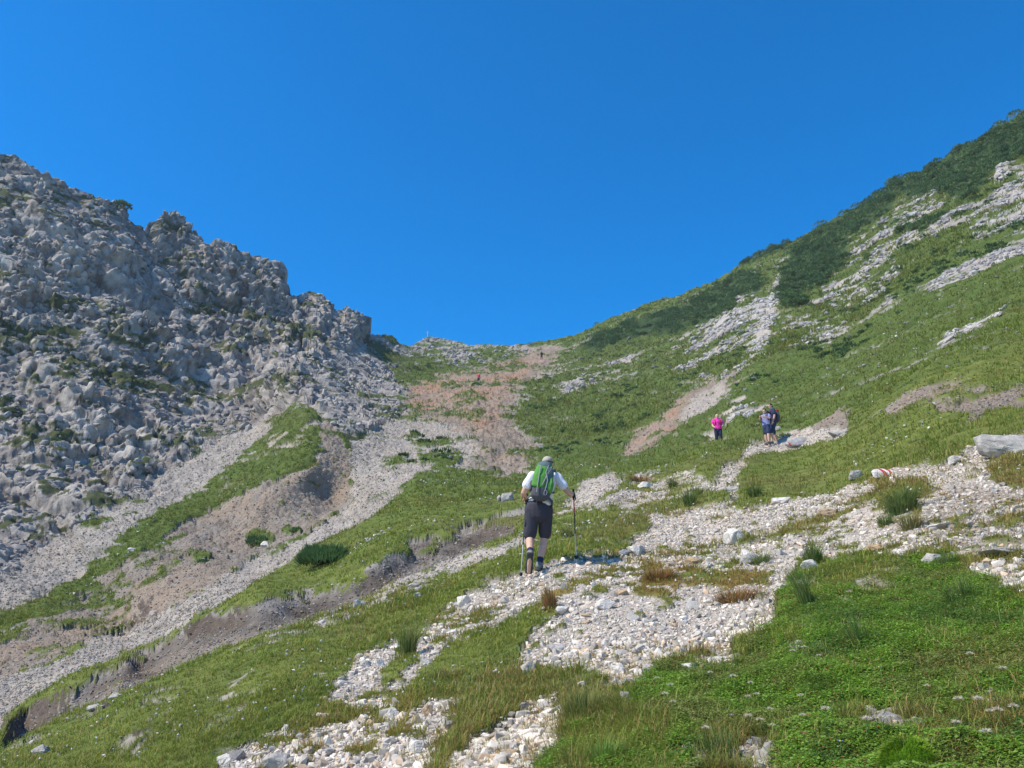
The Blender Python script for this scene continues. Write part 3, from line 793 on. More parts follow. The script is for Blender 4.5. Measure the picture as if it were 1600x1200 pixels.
# ------------------------------------------------------------------ scattering on the land
GI = np.arange(NROW * NC).reshape(NROW, NC)
okrow = np.zeros((NROW, NC), bool); okrow[NLOW - 14:-2, 8:-8] = True
OK = okrow.ravel()
INF = (OK & (QX > -300) & (QX < 1950) & (QY < 1300)) * np.where((QX > -40) & (QX < 1640), 1.0, .4).astype(np.float32)
IM = fbm(Bs, 1.4, 3, 301)
IM2 = fbm(Bs, .55, 3, 303)
def pick(w, n, seed):
    r = np.random.default_rng(seed)
    w = np.where(OK, w, 0).astype(np.float64)
    i = np.searchsorted(np.cumsum(w) / w.sum(), r.random(n))
    i = np.clip(i, 0, len(w) - NC - 2)
    a, b = r.random((2, n))[:, :, None]
    p = PV[i] + (PV[i + 1] - PV[i]) * a + (PV[i + NC] - PV[i]) * b
    return i, p, r
def rand_rot(r, n):
    q = r.normal(size=(n, 4)); q /= np.linalg.norm(q, axis=1, keepdims=True)
    w, x, y, z = q.T
    return np.stack([np.stack([1-2*(y*y+z*z), 2*(x*y-z*w), 2*(x*z+y*w)], -1), np.stack([2*(x*y+z*w), 1-2*(x*x+z*z), 2*(y*z-x*w)], -1),
                     np.stack([2*(x*z-y*w), 2*(y*z+x*w), 1-2*(x*x+y*y)], -1)], 1)
def ico(sub):
    bm = bmesh.new(); bmesh.ops.create_icosphere(bm, subdivisions=sub, radius=1)
    v = np.array([x.co[:] for x in bm.verts]); f = np.array([[y.index for y in x.verts] for x in bm.faces]); bm.free()
    return v, f
def hull_rock(seed, npt=14, flat=.6):
    r = np.random.default_rng(seed)
    q = r.uniform(-1, 1, (npt, 3)); q /= (np.abs(q) ** 3).sum(1, keepdims=True) ** (1 / 3)
    q = q * r.uniform(.78, 1.05, (npt, 1)) * [1, r.uniform(.6, .9), r.uniform(.8, 1.1) * flat]
    bm = bmesh.new()
    for x in q: bm.verts.new(x)
    res = bmesh.ops.convex_hull(bm, input=bm.verts)
    bmesh.ops.delete(bm, geom=list({e for e in res['geom_interior'] if isinstance(e, bmesh.types.BMVert)}), context='VERTS')
    bmesh.ops.triangulate(bm, faces=bm.faces)
    bm.verts.ensure_lookup_table(); bm.verts.index_update()
    v = np.array([x.co[:] for x in bm.verts]); f = np.array([[y.index for y in x.verts] for x in bm.faces]); bm.free()
    return v, f
PROTO0 = [hull_rock(s, 9, .6) for s in range(20, 30)]
PROTO1 = [hull_rock(s, 18, .62) for s in range(40, 54)]
def instance(protos, pos, rad, r, colr, squash=None):
    n = len(pos); which = r.integers(0, len(protos), n)
    V, F, C = [], [], []; off = 0
    R = rand_rot(r, n)
    # mostly lying flat
    a = r.random(n) * 2 * math.pi
    Z = np.zeros((n, 3, 3)); Z[:, 0, 0] = np.cos(a); Z[:, 0, 1] = -np.sin(a); Z[:, 1, 0] = np.sin(a); Z[:, 1, 1] = np.cos(a); Z[:, 2, 2] = 1
    t = (r.random(n) < .55)[:, None, None]
    R = np.where(t, Z, R)
    for k, (v, f) in enumerate(protos):
        m = np.where(which == k)[0]
        if not len(m): continue
        vv = np.einsum('nij,vj->nvi', R[m], v) * rad[m][:, None, None] + pos[m][:, None, :]
        V.append(vv.reshape(-1, 3)); F.append((f[None] + (np.arange(len(m)) * len(v))[:, None, None] + off).reshape(-1, 3))
        C.append(np.repeat(colr[m], len(v), 0)); off += len(m) * len(v)
    return np.vstack(V), np.vstack(F), np.vstack(C)
def stone_cols(i, r, n):
    W = np.clip(M['W'][i], 0, 1); T = np.clip(M['T'][i], 0, 1)
    a = mix(c(.30, .28, .25), c(.66, .59, .50), W)
    a = a * r.uniform(.48, 1.15, (n, 1)).astype(np.float32)
    a = mix(a, mix(c(.19, .16, .14), c(.30, .235, .185), r.random(n).astype(np.float32)), (sstep(.5, .8, T) * .75).astype(np.float32))
    warm = (r.random(n) < .10 + .25 * T).astype(np.float32)
    a = mix(a, a * c(1.0, .80, .60), warm * r.uniform(.3, 1, n).astype(np.float32))
    return a
STONE = attr_mat("limestone_chips", .92, 0, .14, 30.0, .15)
ROCKM = attr_mat("weathered_limestone", .95, 0, .30, 2.2, .1)
if 1:
    bare_w = M['S'] * (1 - GR) * (Df < 26) * INF
    bare_w = bare_w * (1 - .75 * sstep(.45, .9, M['T'])) * (.6 + .4 * sstep(-.35, .2, IM))
    # fine chips
    i, p, r = pick(bare_w, 68000, 11)
    rad = np.exp(r.normal(-4.5, .42, 68000)); rad = np.maximum(rad, Df[i] * .00085)
    rad = np.minimum(rad * (1 + .35 * IM[i]), .055)
    p[:, 2] += rad * .15
    V1, F1, C1 = instance(PROTO0, p, rad, r, stone_cols(i, r, len(i)))
    me = mesh_from('scree', V1, F1, STONE, {'albedo': C1})
    link('scree', me, kind='stuff', label='small white limestone chips covering the near scree', category='scree')
    # fist-sized and larger
    i, p, r = pick(bare_w, 15000, 12)
    rad = np.exp(r.normal(-3.9, .5, 15000)); rad = np.clip(rad, Df[i] * .0013, .062) * (1 + .3 * IM[i])
    p[:, 2] += rad * .2
    V1, F1, C1 = instance(PROTO1, p, rad, r, stone_cols(i, r, len(i)))
    me = mesh_from('scree_stones', V1, F1, STONE, {'albedo': C1})
    link('scree_stones', me, kind='stuff', label='fist sized white limestone stones of the near scree', category='stones')
    # gully, scar and far scree
    w = M['S'] * (1 - GR) * (Df >= 13) * (Df < 150) * INF * (1 - .25 * sstep(.5, .7, M['T']) * (ZN == 2)) + (ZN == 2) * (1 - GR) * .15 * INF
    i, p, r = pick(w, 42000, 13)
    rad = np.exp(r.normal(-3.25, .5, 42000)); rad = np.clip(rad, Df[i] * .0008, Df[i] * .0024)
    p[:, 2] += rad * .1
    col_ = stone_cols(i, r, len(i)) * .92
    V1, F1, C1 = instance(PROTO0, p, rad, r, col_)
    link('gully_rubble', mesh_from('gully_rubble', V1, F1, STONE, {'albedo': C1}), kind='stuff', label='grey rubble in the gully and on the far screes', category='rubble')
    # pale stones scattered through the turf
    w = GR * (ZN != 1) * (Df > 7) * (Df < 140) * INF * (M['CL'] < .2) * (M['P'] < .1) * sstep(.05, .4, fbm(Bs, 3.0, 3, 331)) * np.where(Df < 13, .3, 1)
    i, p, r = pick(w * np.where(Df < 20, .3, 1), 1700, 15)
    rad = np.exp(r.normal(-3.2, .5, len(i))); rad = np.clip(rad, Df[i] * .0008, Df[i] * .0022)
    p[:, 2] += rad * .6 + np.clip(.05 - Df[i] * .001, 0, .05)
    V1, F1, C1 = instance(PROTO0, p, rad, r, c(.56, .53, .49) * r.uniform(.7, 1.15, (len(i), 1)).astype(np.float32))
    link('turf_stones', mesh_from('turf_stones', V1, F1, STONE, {'albedo': C1}), kind='stuff', label='small pale stones scattered through the grass', category='stones')
    # broken blocks on the mountain
    w = (M['R'] > .3) * (ZN == 1) * (1 - GR * .7) * INF * (Df < 170) * (.25 + sstep(.2, .8, N1[:, 2]))
    w2 = ((M['R'] > .2) & (ZN == 3)) * (1 - GR) * INF * .8 + (ZN == 3) * GR * .004 * (M['P'] < .1) * INF
    i, p, r = pick(w * .03 * (IM > -.1) + w2 * .5 * sstep(-.1,.4,IM), 7000, 14)
    rad = np.exp(r.normal(-1.35, .50, len(i))) * np.clip(Df[i] / 80, .35, 1.3); rad = np.clip(rad, Df[i] * .0009, np.where(ZN[i] == 3, Df[i] * .0045, Df[i] * .008))
    p[:, 2] += rad * .05
    cc = mix(c(.22, .21, .205), c(.50, .475, .445), np.clip(M['W'][i], 0, 1)) * r.uniform(.7, 1.2, (len(i), 1)).astype(np.float32)
    V1, F1, C1 = instance(PROTO1, p, rad, r, cc)
    link('rock_debris', mesh_from('rock_debris', V1, F1, ROCKM, {'albedo': C1}), kind='stuff', label='broken grey limestone blocks strewn over the mountainside', category='rubble')

# ------------------------------------------------------------------ grass
def blades(p, nrm, h, wdt, lean, az, colr, tipc=None):
    """curved three-faced blades; arrays over n"""
    n = len(p)
    d = np.stack([np.cos(az), np.sin(az), np.zeros(n)], -1)
    up = np.array([[0, 0, 1.0]]) * .75 + nrm * .25
    s = np.stack([-np.sin(az), np.cos(az), np.zeros(n)], -1) * (wdt / 2)[:, None]
    m = p + up * (h * .55)[:, None] + d * (h * lean * .30)[:, None]
    t = p + up * (h * (1 - .28 * lean))[:, None] + d * (h * lean * .95)[:, None]
    V = np.stack([p - s, p + s, m + s * .8, m - s * .8, t], 1).reshape(-1, 3)
    F = (np.array([[0, 1, 2], [0, 2, 3], [3, 2, 4]])[None] + (np.arange(n) * 5)[:, None, None]).reshape(-1, 3)
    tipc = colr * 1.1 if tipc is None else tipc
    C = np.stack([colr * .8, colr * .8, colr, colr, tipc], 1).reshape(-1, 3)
    return V, F, C
GRASS = attr_mat("alpine_grass", .6, .35, .10, 1.2, .3)
def grass_cols(i, r, n):
    D_ = np.clip(M['DRY'][i], 0, 1)
    a = mix(c(.145, .20, .028), c(.29, .34, .055), np.clip(r.random(n) * .55 + sstep(-.3, .35, IM2[i]) * .55, 0, 1).astype(np.float32))
    a = mix(a, c(.27, .24, .07), sstep(.45, .8, nA[i]) * np.where(Df[i] > 30, .35, .75))
    k = (r.random(n) < .08 + .75 * D_ * sstep(.35, .65, nA[i] * .45 + (IM[i] * .5 + .5) * .35 + nC[i] * .2)).astype(np.float32)
    a = mix(a, mix(c(.42, .34, .14), c(.40, .22, .07), r.random(n).astype(np.float32)), k * .9)
    k = np.clip(D_ * 1.8 - 1.0, 0, 1) * (r.random(n) < .75)
    a = mix(a, mix(c(.42, .25, .09), c(.36, .17, .06), r.random(n).astype(np.float32)), k.astype(np.float32))
    return a
allV, allF, allC = [], [], []
off = 0
specs = [  # weight, tufts, blades per tuft, height, lean
    ((Df < 14) * INF * (M['CL'] < .5), 19000, 7, .060, .9, 21),
    ((Df >= 12) * (Df < 34) * INF, 17000, 5, .08, .7, 22),
    ((Df >= 30) * (Df < 80) * INF * (M['R'] < .4), 20000, 4, .13, .6, 23),
    ((Df >= 70) * (Df < 190) * INF * (ZN == 3), 15000, 4, .30, .6, 26),
    ((Df < 12) * INF * (M['CL'] > .05) * (2.2 - 2 * np.clip(M['CL'], 0, 1)), 14000, 6, .055, 1.0, 24),
]
for wt, nt_, nbld, hh, ln, sd_ in specs:
    i, p, r = pick(wt * sstep(.35, .9, GR) * (1 - np.clip(M['P'], 0, 1)), nt_, sd_)
    if sd_ == 23:
        pass
    th = hh * np.exp(r.normal(0, .35, nt_)) * (1 + .5 * IM[i])
    ii = np.repeat(i, nbld); n = len(ii)
    az = r.random(n) * 2 * math.pi
    rr = np.repeat(th, nbld) * r.random(n) * .8
    pp = np.repeat(p, nbld, 0) + np.stack([np.cos(az) * rr, np.sin(az) * rr, -.012 - rr * .0], -1)
    nr = NG[ii]
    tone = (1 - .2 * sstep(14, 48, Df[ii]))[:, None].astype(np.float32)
    # keep on the surface: shift along the local plane
    pp[:, 2] -= ((pp - np.repeat(p, nbld, 0))[:, :2] * nr[:, :2]).sum(1) / np.maximum(nr[:, 2], .3)
    h = np.repeat(th, nbld) * r.uniform(.55, 1.25, n)
    wd = np.maximum(.0035, Df[ii] * .00085) * r.uniform(.7, 1.3, n)
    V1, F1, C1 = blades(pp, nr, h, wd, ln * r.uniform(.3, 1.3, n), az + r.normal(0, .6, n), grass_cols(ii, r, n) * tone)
    allV.append(V1); allF.append(F1 + off); allC.append(C1); off += len(V1)
# stray blades of dry grass standing in the scree
wt = (M['DRY'] > .45) * INF * (Df < 14) * (1 - GR) * sstep(.1, .5, IM)
i, p, r = pick(wt, 1500, 25)
ii = np.repeat(i, 9); n = len(ii); az = r.random(n) * 6.283; rr = r.random(n) * .04
pp = np.repeat(p, 9, 0) + np.stack([np.cos(az) * rr, np.sin(az) * rr, rr * 0 - .01], -1)
V1, F1, C1 = blades(pp, NG[ii], .07 * r.uniform(.4, 1.4, n), np.maximum(.003, Df[ii] * .0006), r.uniform(.3, 1.1, n), az, grass_cols(ii, r, n))
allV.append(V1); allF.append(F1 + off); allC.append(C1); off += len(V1)
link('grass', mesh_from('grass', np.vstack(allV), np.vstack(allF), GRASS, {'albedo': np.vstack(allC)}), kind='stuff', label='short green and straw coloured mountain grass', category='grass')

# ------------------------------------------------------------------ leafy ground cover, bottom right
LEAF = attr_mat("small_leaves", .5, .42, .12, 3.0, .35)
def leaves(p, size, r, colr, tilt=.5):
    n = len(p)
    nv = r.normal(0, tilt * .6, (n, 3)) + [0, 0, 1.0]; nv /= np.linalg.norm(nv, axis=1, keepdims=True)
    az = r.random(n) * 6.283
    d = np.stack([np.cos(az), np.sin(az), np.zeros(n)], -1); d -= nv * (d * nv).sum(1, keepdims=True); d /= np.linalg.norm(d, axis=1, keepdims=True)
    s = np.cross(nv, d)
    sz = size[:, None]
    V = np.stack([p - d * sz * .55, p + s * sz * .42 + nv * sz * .15 + d * sz * .05, p + d * sz * .6, p - s * sz * .42 + nv * sz * .15 + d * sz * .05], 1).reshape(-1, 3)
    F = (np.array([[0, 1, 2], [0, 2, 3]])[None] + (np.arange(n) * 4)[:, None, None]).reshape(-1, 3)
    return V, F, np.repeat(colr, 4, 0)
clf = fbm(Bs, .30, 3, 315)
wt = (sstep(.3, .6, M['CL'] + clf * .35) * np.where(M['CL'] > .05, 1, 0) * INF * (Df < 14) * (.15 + .85 * sstep(-.42, -.05, clf))) * (.4 + .6 * GR)
nL = 230000
i, p, r = pick(wt, nL, 31)
cl = fbm(p, .12, 2, 311) * .5 + .5
p[:, 2] += r.random(nL) * (.02 + .06 * cl) + .004
cc = mix(c(.11, .22, .022), c(.30, .50, .06), (r.random(nL) * .7 + cl * .3).astype(np.float32))
ol = fbm(p, .75, 3, 317) * .5 + .5
cc = mix(cc, c(.24, .27, .075) * r.uniform(.6, 1.2, (nL, 1)).astype(np.float32), (sstep(.45, .65, ol) * .85).astype(np.float32))
cc = mix(cc, c(.055, .12, .03), (sstep(.45, .3, ol) * .6).astype(np.float32))
cc = mix(cc, c(.22, .30, .07), (sstep(.5, .8, nA[i]) * .5).astype(np.float32))
k = (r.random(nL) < .04).astype(np.float32)
cc = mix(cc, c(.30, .13, .05), k)
V1, F1, C1 = leaves(p, np.maximum(.0125, Df[i] * .0021) * r.uniform(.6, 1.5, nL), r, cc)
link('ground_cover', mesh_from('ground_cover', V1, F1, LEAF, {'albedo': C1}), kind='stuff', label='bright green small-leaved ground cover', category='ground cover')

# ------------------------------------------------------------------ dwarf pine
PINE = attr_mat("dwarf_pine_needles", .75, .12, .25, .5, .15)
def pine_shoots(cen, rad, hgt, per, r, wd=.10, ln=.30):
    n = len(cen) * per
    ci_ = np.repeat(np.arange(len(cen)), per)
    az = r.random(n) * 6.283; q = np.sqrt(r.random(n))
    R_ = rad[ci_]; H_ = hgt[ci_]
    x = np.cos(az) * q; y = np.sin(az) * q
    z = np.sqrt(np.maximum(0, 1 - q * q)) * r.uniform(.45, 1.05, n)
    p = cen[ci_] + np.stack([x * R_, y * R_, z * H_], -1)
    d = np.stack([x * .8, y * .8, .9 + 0 * z], -1) + r.normal(0, .22, (n, 3)); d /= np.linalg.norm(d, axis=1, keepdims=True)
    L = ln * r.uniform(.6, 1.3, n)
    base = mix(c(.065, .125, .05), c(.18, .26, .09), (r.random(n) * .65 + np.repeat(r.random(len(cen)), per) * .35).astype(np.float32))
    Vs, Fs, Cs = [], [], []
    o = 0
    for k in range(2):
        a2 = az + k * 1.57 + r.random(n)
        s = np.stack([np.cos(a2), np.sin(a2), np.zeros(n)], -1) * (wd / 2)
        V = np.stack([p - s * .5, p + s * .5, p + d * (L * .5)[:, None] + s, p + d * L[:, None], p + d * (L * .5)[:, None] - s], 1).reshape(-1, 3)
        F = (np.array([[0, 1, 2], [0, 2, 4], [4, 2, 3]])[None] + (np.arange(n) * 5)[:, None, None]).reshape(-1, 3) + o
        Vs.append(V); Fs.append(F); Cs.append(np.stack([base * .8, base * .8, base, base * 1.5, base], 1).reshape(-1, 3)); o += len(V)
    return np.vstack(Vs), np.vstack(Fs), np.vstack(Cs)
thick_names = ['long dark dwarf pine thicket on the slope below the skyline', 'big dark dwarf pine thicket beside the stony runnel', 'dwarf pine thicket along the upper right skyline', 'thin strip of dwarf pine on the skyline above the runnel', 'small patch of dwarf pine at the foot of the big thicket', 'dwarf pine patch among the pale outcrops']
for k, (poly, lab) in enumerate(zip(PINES, thick_names)):
    pm = poly_mask([(min(x, 1599), y) for x, y in poly]) if k != 2 else poly_mask(poly)
    pm = pm.astype(np.float32)
    CH['_p'] = pm
    w = look('_p', PXG.ravel(), PYG.ravel()) * (PXG.ravel() > 860)
    npx = pm.sum()
    nbush = int(np.clip(npx / 11, 14, 900))
    i, p, r = pick(w, nbush, 330 + k)
    rad = r.uniform(.55, 1.2, nbush) * np.clip(Df[i] / 110, .7, 1.2); hg = rad * r.uniform(.6, 1.15, nbush)
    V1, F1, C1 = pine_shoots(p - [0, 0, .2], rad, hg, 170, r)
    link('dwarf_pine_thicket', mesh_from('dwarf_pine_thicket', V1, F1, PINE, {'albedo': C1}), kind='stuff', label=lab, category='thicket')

# low dark shrubs between grass and stones on the far slopes
w = (((ZN == 3) & (Df > 55) & (GR > .5)) * (M['P'] < .2) * sstep(.0, .35, fbm(Bs * [1, .4, 1.6], 3.0, 3, 351)) + (ZN == 1) * (M['R'] > .5) * sstep(.05, .3, GR) * .08) * INF * (M['T'] < .4)
i, p, r = pick(w, 620, 352)
rad = r.uniform(.22, .75, 620) * np.clip(Df[i] / 110, .6, 1.3)
V1, F1, C1 = pine_shoots(p - [0, 0, .08], rad, rad * r.uniform(.35, .7, 620), 50, r, .09, .22)
link('low_shrubs', mesh_from('low_shrubs', V1, F1, PINE, {'albedo': C1 * .9}), kind='stuff', label='low dark shrubs dotted over the far slopes', category='shrubs')
def tube_arrays(pts, rad, seg=8, ell=None):
    """closed tube along pts; returns verts, quads (caps are pinched rings)"""
    pts = np.asarray(pts, float); rad = np.asarray(rad, float)
    if rad.ndim == 1: rad = np.stack([rad, rad], -1)
    t = np.gradient(pts, axis=0); t /= np.linalg.norm(t, axis=1, keepdims=True) + 1e-9
    ref = np.array([1.0, 0, 0]) if ell is None else np.asarray(ell, float)
    if abs(t[0] @ ref) > .95 and ell is None: ref = np.array([0, 1.0, 0])
    # rounded ends
    P_, R_, T_ = [], [], []
    e = [(.0, .93), (.35, .75), (.75, .35)]
    r0, r1 = rad[0], rad[-1]
    for cph, sph in [(1.0, .02), (.92, .40), (.70, .72), (.38, .93)]:
        P_.append(pts[0] - t[0] * r0.min() * cph); R_.append(r0 * sph); T_.append(t[0])
    for k in range(len(pts)):
        P_.append(pts[k]); R_.append(rad[k]); T_.append(t[k])
    for cph, sph in [(.38, .93), (.70, .72), (.92, .40), (1.0, .02)]:
        P_.append(pts[-1] + t[-1] * r1.min() * cph); R_.append(r1 * sph); T_.append(t[-1])
    P_, R_, T_ = map(np.array, (P_, R_, T_))
    a = np.linspace(0, 2 * math.pi, seg, endpoint=False)
    V = []
    for k in range(len(P_)):
        u = ref - T_[k] * (ref @ T_[k]); u /= np.linalg.norm(u) + 1e-9
        v = np.cross(T_[k], u)
        V.append(P_[k] + np.outer(np.cos(a) * R_[k, 0], u) + np.outer(np.sin(a) * R_[k, 1], v))
    V = np.vstack(V); m = len(P_)
    F = []
    for k in range(m - 1):
        for q in range(seg):
            F.append([k*seg+q, k*seg+(q+1) % seg, (k+1)*seg+(q+1) % seg, (k+1)*seg+q])
    return V, np.array(F)
# ------------------------------------------------------------------ words for where a small thing lies
LAND = [(1568,690,'the big grey boulder'),(1412,780,'the big bushy tuft'),(1391,738,'the painted stone'),(1268,880,'the pale stone cube'),(1480,824,'the long pale slab'),(1376,852,'the low brown slab'),
 (1296,798,'the brownish shadowed slab'),(1222,780,'the long white block'),(843,880,'the white shirted walker'),(903,870,'the red shafted pole'),(1000,858,'the rounded pale boulder'),
 (1085,874,'the ochre rock'),(1150,835,'the rough topped boulder'),(1180,872,'the broad grey boulder'),(1080,775,'the round green tuft'),(1262,915,'the tall thin leaning tuft'),(1272,865,'the bushy tuft on the rim'),
 (1030,895,'the wide rusty tuft'),(1150,925,'the brownish orange tuft'),(880,950,'the tilted white block'),(945,940,'the split white rock'),(870,1010,'the grey wedge rock'),(826,1040,'the grey blocky rock'),
 (965,1045,'the rounded scree foot rock'),(1018,1043,'the dark grey border rock'),(1080,1040,'the bright white border rock'),(1125,1005,'the grey block in fine chips'),(980,1090,'the upright grey rock'),
 (915,1090,'the largest dark tuft'),(636,995,'the dark arching tuft'),(595,1034,'the pale rounded tongue rock'),(725,935,'the pale wedge on the crest'),(705,985,'the flat white tongue slab'),(610,1115,'the big white lower block'),
 (655,1165,'the bright bottom boulder'),(430,1190,'the smooth grey corner boulder'),(350,1190,'the first rock of the scree'),(668,1110,'the ochre faced rock'),(1500,915,'the wispy tall tuft'),(1345,980,'the loose tall tuft'),
 (1480,875,'the low wide tuft'),(1425,1190,'the lime green cushion'),(1465,1110,'the thin white stone'),(1345,1130,'the bare patch'),(1130,1165,'the sparse tall blades'),(945,1170,'the yellow green tuft'),
 (1207,680,'the pair of walkers'),(1250,684,'the worn painted boulder'),(1122,675,'the walker in magenta'),(700,1045,'the short yellowish tuft'),(1140,765,'the low grey slab'),(1010,757,'the wide whitish slab'),(860,935,'the orange green tuft'),(1180,760,'the green corner tuft')]
_used = set()
def where(kind, px, py, extra=('',)):
    o = sorted(LAND, key=lambda l: (l[0] - px) ** 2 + (l[1] - py) ** 2)
    for lx, ly, ph in o[:16]:
        dx, dy = px - lx, py - ly
        d = math.hypot(dx, dy)
        a = math.degrees(math.atan2(-dy, dx)) % 360
        dr_ = ['right of', 'up and right of', 'above', 'up and left of', 'left of', 'down and left of', 'below', 'down and right of'][int((a + 22.5) // 45) % 8]
        near_ = 'close' if d < 30 else ('a little way' if d < 75 else 'farther')
        for nr_ in (near_,):
            s = f"{kind} {nr_} {dr_} {ph}"
            if s not in _used:
                _used.add(s); return s
    s = f"{kind} {near_} {dr_} {o[0][2]}"
    return ' '.join(s.split()[:16])
# ------------------------------------------------------------------ loose rocks one can tell apart
def boulder_mesh(seed, size, sub=3, flat=.6, npt=16, rough=.06):
    v, f = hull_rock(seed, npt, flat)
    bm = bmesh.new()
    vs = [bm.verts.new(x) for x in v]
    for t in f: bm.faces.new([vs[i] for i in t])
    for _ in range(sub):
        bmesh.ops.subdivide_edges(bm, edges=bm.edges[:], cuts=1, use_grid_fill=True)
        bmesh.ops.triangulate(bm, faces=bm.faces[:])
    for _ in range(2 if sub > 1 else 0):
        bmesh.ops.smooth_vert(bm, verts=bm.verts[:], factor=.35, use_axis_x=True, use_axis_y=True, use_axis_z=True)
    V = np.array([x.co[:] for x in bm.verts]); bm.verts.index_update()
    F = np.array([[y.index for y in x.verts] for x in bm.faces]); bm.free()
    d = V / (np.linalg.norm(V, axis=1, keepdims=True) + 1e-9)
    V = V + d * (fbm(V + seed, .55, 4, seed, .6) * rough * 1.8)[:, None] - d * (np.maximum(0, .12 - np.abs(fbm(V * [1, 1, 1.6] + seed, .7, 2, seed + 9))) * rough * 4)[:, None]
    return V * np.array(size)[None], F
def rock_mat(name, lo, hi):
    m, n, b = mat_new(name)
    L = n.links.new
    tc = N(n, "ShaderNodeTexCoord")
    n1 = N(n, "ShaderNodeTexNoise"); n1.inputs['Scale'].default_value = 9; n1.inputs['Detail'].default_value = 8; n1.inputs['Roughness'].default_value = .7
    n2 = N(n, "ShaderNodeTexNoise"); n2.inputs['Scale'].default_value = 60; n2.inputs['Detail'].default_value = 4
    L(tc.outputs['Object'], n1.inputs[0]); L(tc.outputs['Object'], n2.inputs[0])
    cr = N(n, "ShaderNodeValToRGB")
    cr.color_ramp.elements[0].position = .32; cr.color_ramp.elements[0].color = (*lo, 1)
    cr.color_ramp.elements[1].position = .66; cr.color_ramp.elements[1].color = (*hi, 1)
    L(n1.outputs[0], cr.inputs[0]); L(cr.outputs[0], b.inputs['Base Color'])
    b.inputs['Roughness'].default_value = .93; b.inputs['Specular IOR Level'].default_value = .15
    ad = N(n, "ShaderNodeMath", operation='ADD'); L(n1.outputs[0], ad.inputs[0]); L(n2.outputs[0], ad.inputs[1])
    bp = N(n, "ShaderNodeBump"); bp.inputs['Strength'].default_value = .7; bp.inputs['Distance'].default_value = .02
    L(ad.outputs[0], bp.inputs['Height']); L(bp.outputs[0], b.inputs['Normal'])
    return m
RM_WHITE = rock_mat("pale_limestone", (.42, .39, .35), (.72, .67, .60))
RM_GREY = rock_mat("grey_limestone", (.28, .26, .235), (.50, .465, .42))
RM_BLUE = rock_mat("blue_grey_stone", (.22, .225, .235), (.38, .38, .39))
RM_TAN = rock_mat("ochre_stone", (.30, .21, .13), (.55, .40, .25))
def paint_mat(name, lo, hi, x0, x1, x2, x3, ys):
    """rock with a red-white-red way mark brushed on one side"""
    m = rock_mat(name, lo, hi)
    n = m.node_tree; L = n.links.new; b = n.nodes["Principled BSDF"]
    src = b.inputs['Base Color'].links[0].from_socket
    tc = N(n, "ShaderNodeTexCoord"); sp = N(n, "ShaderNodeSeparateXYZ"); L(tc.outputs['Object'], sp.inputs[0])
    no = N(n, "ShaderNodeTexNoise"); no.inputs['Scale'].default_value = 14; L(tc.outputs['Object'], no.inputs[0])
    w = N(n, "ShaderNodeMath", operation='MULTIPLY_ADD'); L(no.outputs[0], w.inputs[0]); w.inputs[1].default_value = .03; L(sp.outputs[0], w.inputs[2])
    sl = N(n, "ShaderNodeMath", operation='MULTIPLY_ADD'); L(sp.outputs[2], sl.inputs[0]); sl.inputs[1].default_value = .45; L(w.outputs[0], sl.inputs[2])
    def band(a, bb):
        g = N(n, "ShaderNodeMath", operation='GREATER_THAN'); L(sl.outputs[0], g.inputs[0]); g.inputs[1].default_value = a
        l = N(n, "ShaderNodeMath", operation='LESS_THAN'); L(sl.outputs[0], l.inputs[0]); l.inputs[1].default_value = bb
        q = N(n, "ShaderNodeMath", operation='MULTIPLY'); L(g.outputs[0], q.inputs[0]); L(l.outputs[0], q.inputs[1]); return q.outputs[0]
    wear = N(n, "ShaderNodeMapRange"); wear.inputs[1].default_value = .30; wear.inputs[2].default_value = .38; L(no.outputs[0], wear.inputs[0])
    side = N(n, "ShaderNodeMath", operation='LESS_THAN'); L(sp.outputs[1], side.inputs[0]); side.inputs[1].default_value = ys
    cur = src
    for (a, bb), colr in (((x0, x3), (.74, .72, .68)), ((x0, x1), (.42, .05, .055)), ((x2, x3), (.42, .05, .055))):
        k = N(n, "ShaderNodeMath", operation='MULTIPLY'); L(band(a, bb), k.inputs[0]); L(wear.outputs[0], k.inputs[1])
        k2 = N(n, "ShaderNodeMath", operation='MULTIPLY'); L(k.outputs[0], k2.inputs[0]); L(side.outputs[0], k2.inputs[1])
        mx = N(n, "ShaderNodeMix", data_type='RGBA'); L(k2.outputs[0], mx.inputs[0]); L(cur, mx.inputs[6]); mx.inputs[7].default_value = (*colr, 1)
        cur = mx.outputs[2]
    L(cur, b.inputs['Base Color'])
    return m
def rock_thing(px, py, wpx, hpx, label, mat=None, seed=None, name='limestone_rock', rz=None, sink=.42, flat=.6, cat='rock', group=None, sub=3, dep=.8, rough=.06):
    """px, py is the middle of the foot of the rock in the photo; size as seen there"""
    p, D = P_at(px, py)
    s = D / FPX
    seed = seed if seed is not None else int(px * 7 + py * 13)
    w, h = wpx * s * .86 / 2, hpx * s * .86 / 2
    V, F = boulder_mesh(seed, (1, 1, 1), sub, .85, 16, rough)
    mn, mxx = V.min(0), V.max(0)
    V = (V - (mn + mxx) / 2) / ((mxx - mn) / 2)
    V = V * [w, w * dep, h * 1.15]
    V[:, 2] += h * (1 - sink)
    me = mesh_from(name, V, F, mat or RM_WHITE, None, smooth=False)
    o = link(name, me, label=label, category=cat)
    o.location = p + np.array([0, w * dep * .5, 0])
    o.rotation_euler = (0, 0, rz if rz is not None else 0)
    if group: o['group'] = group
    return o
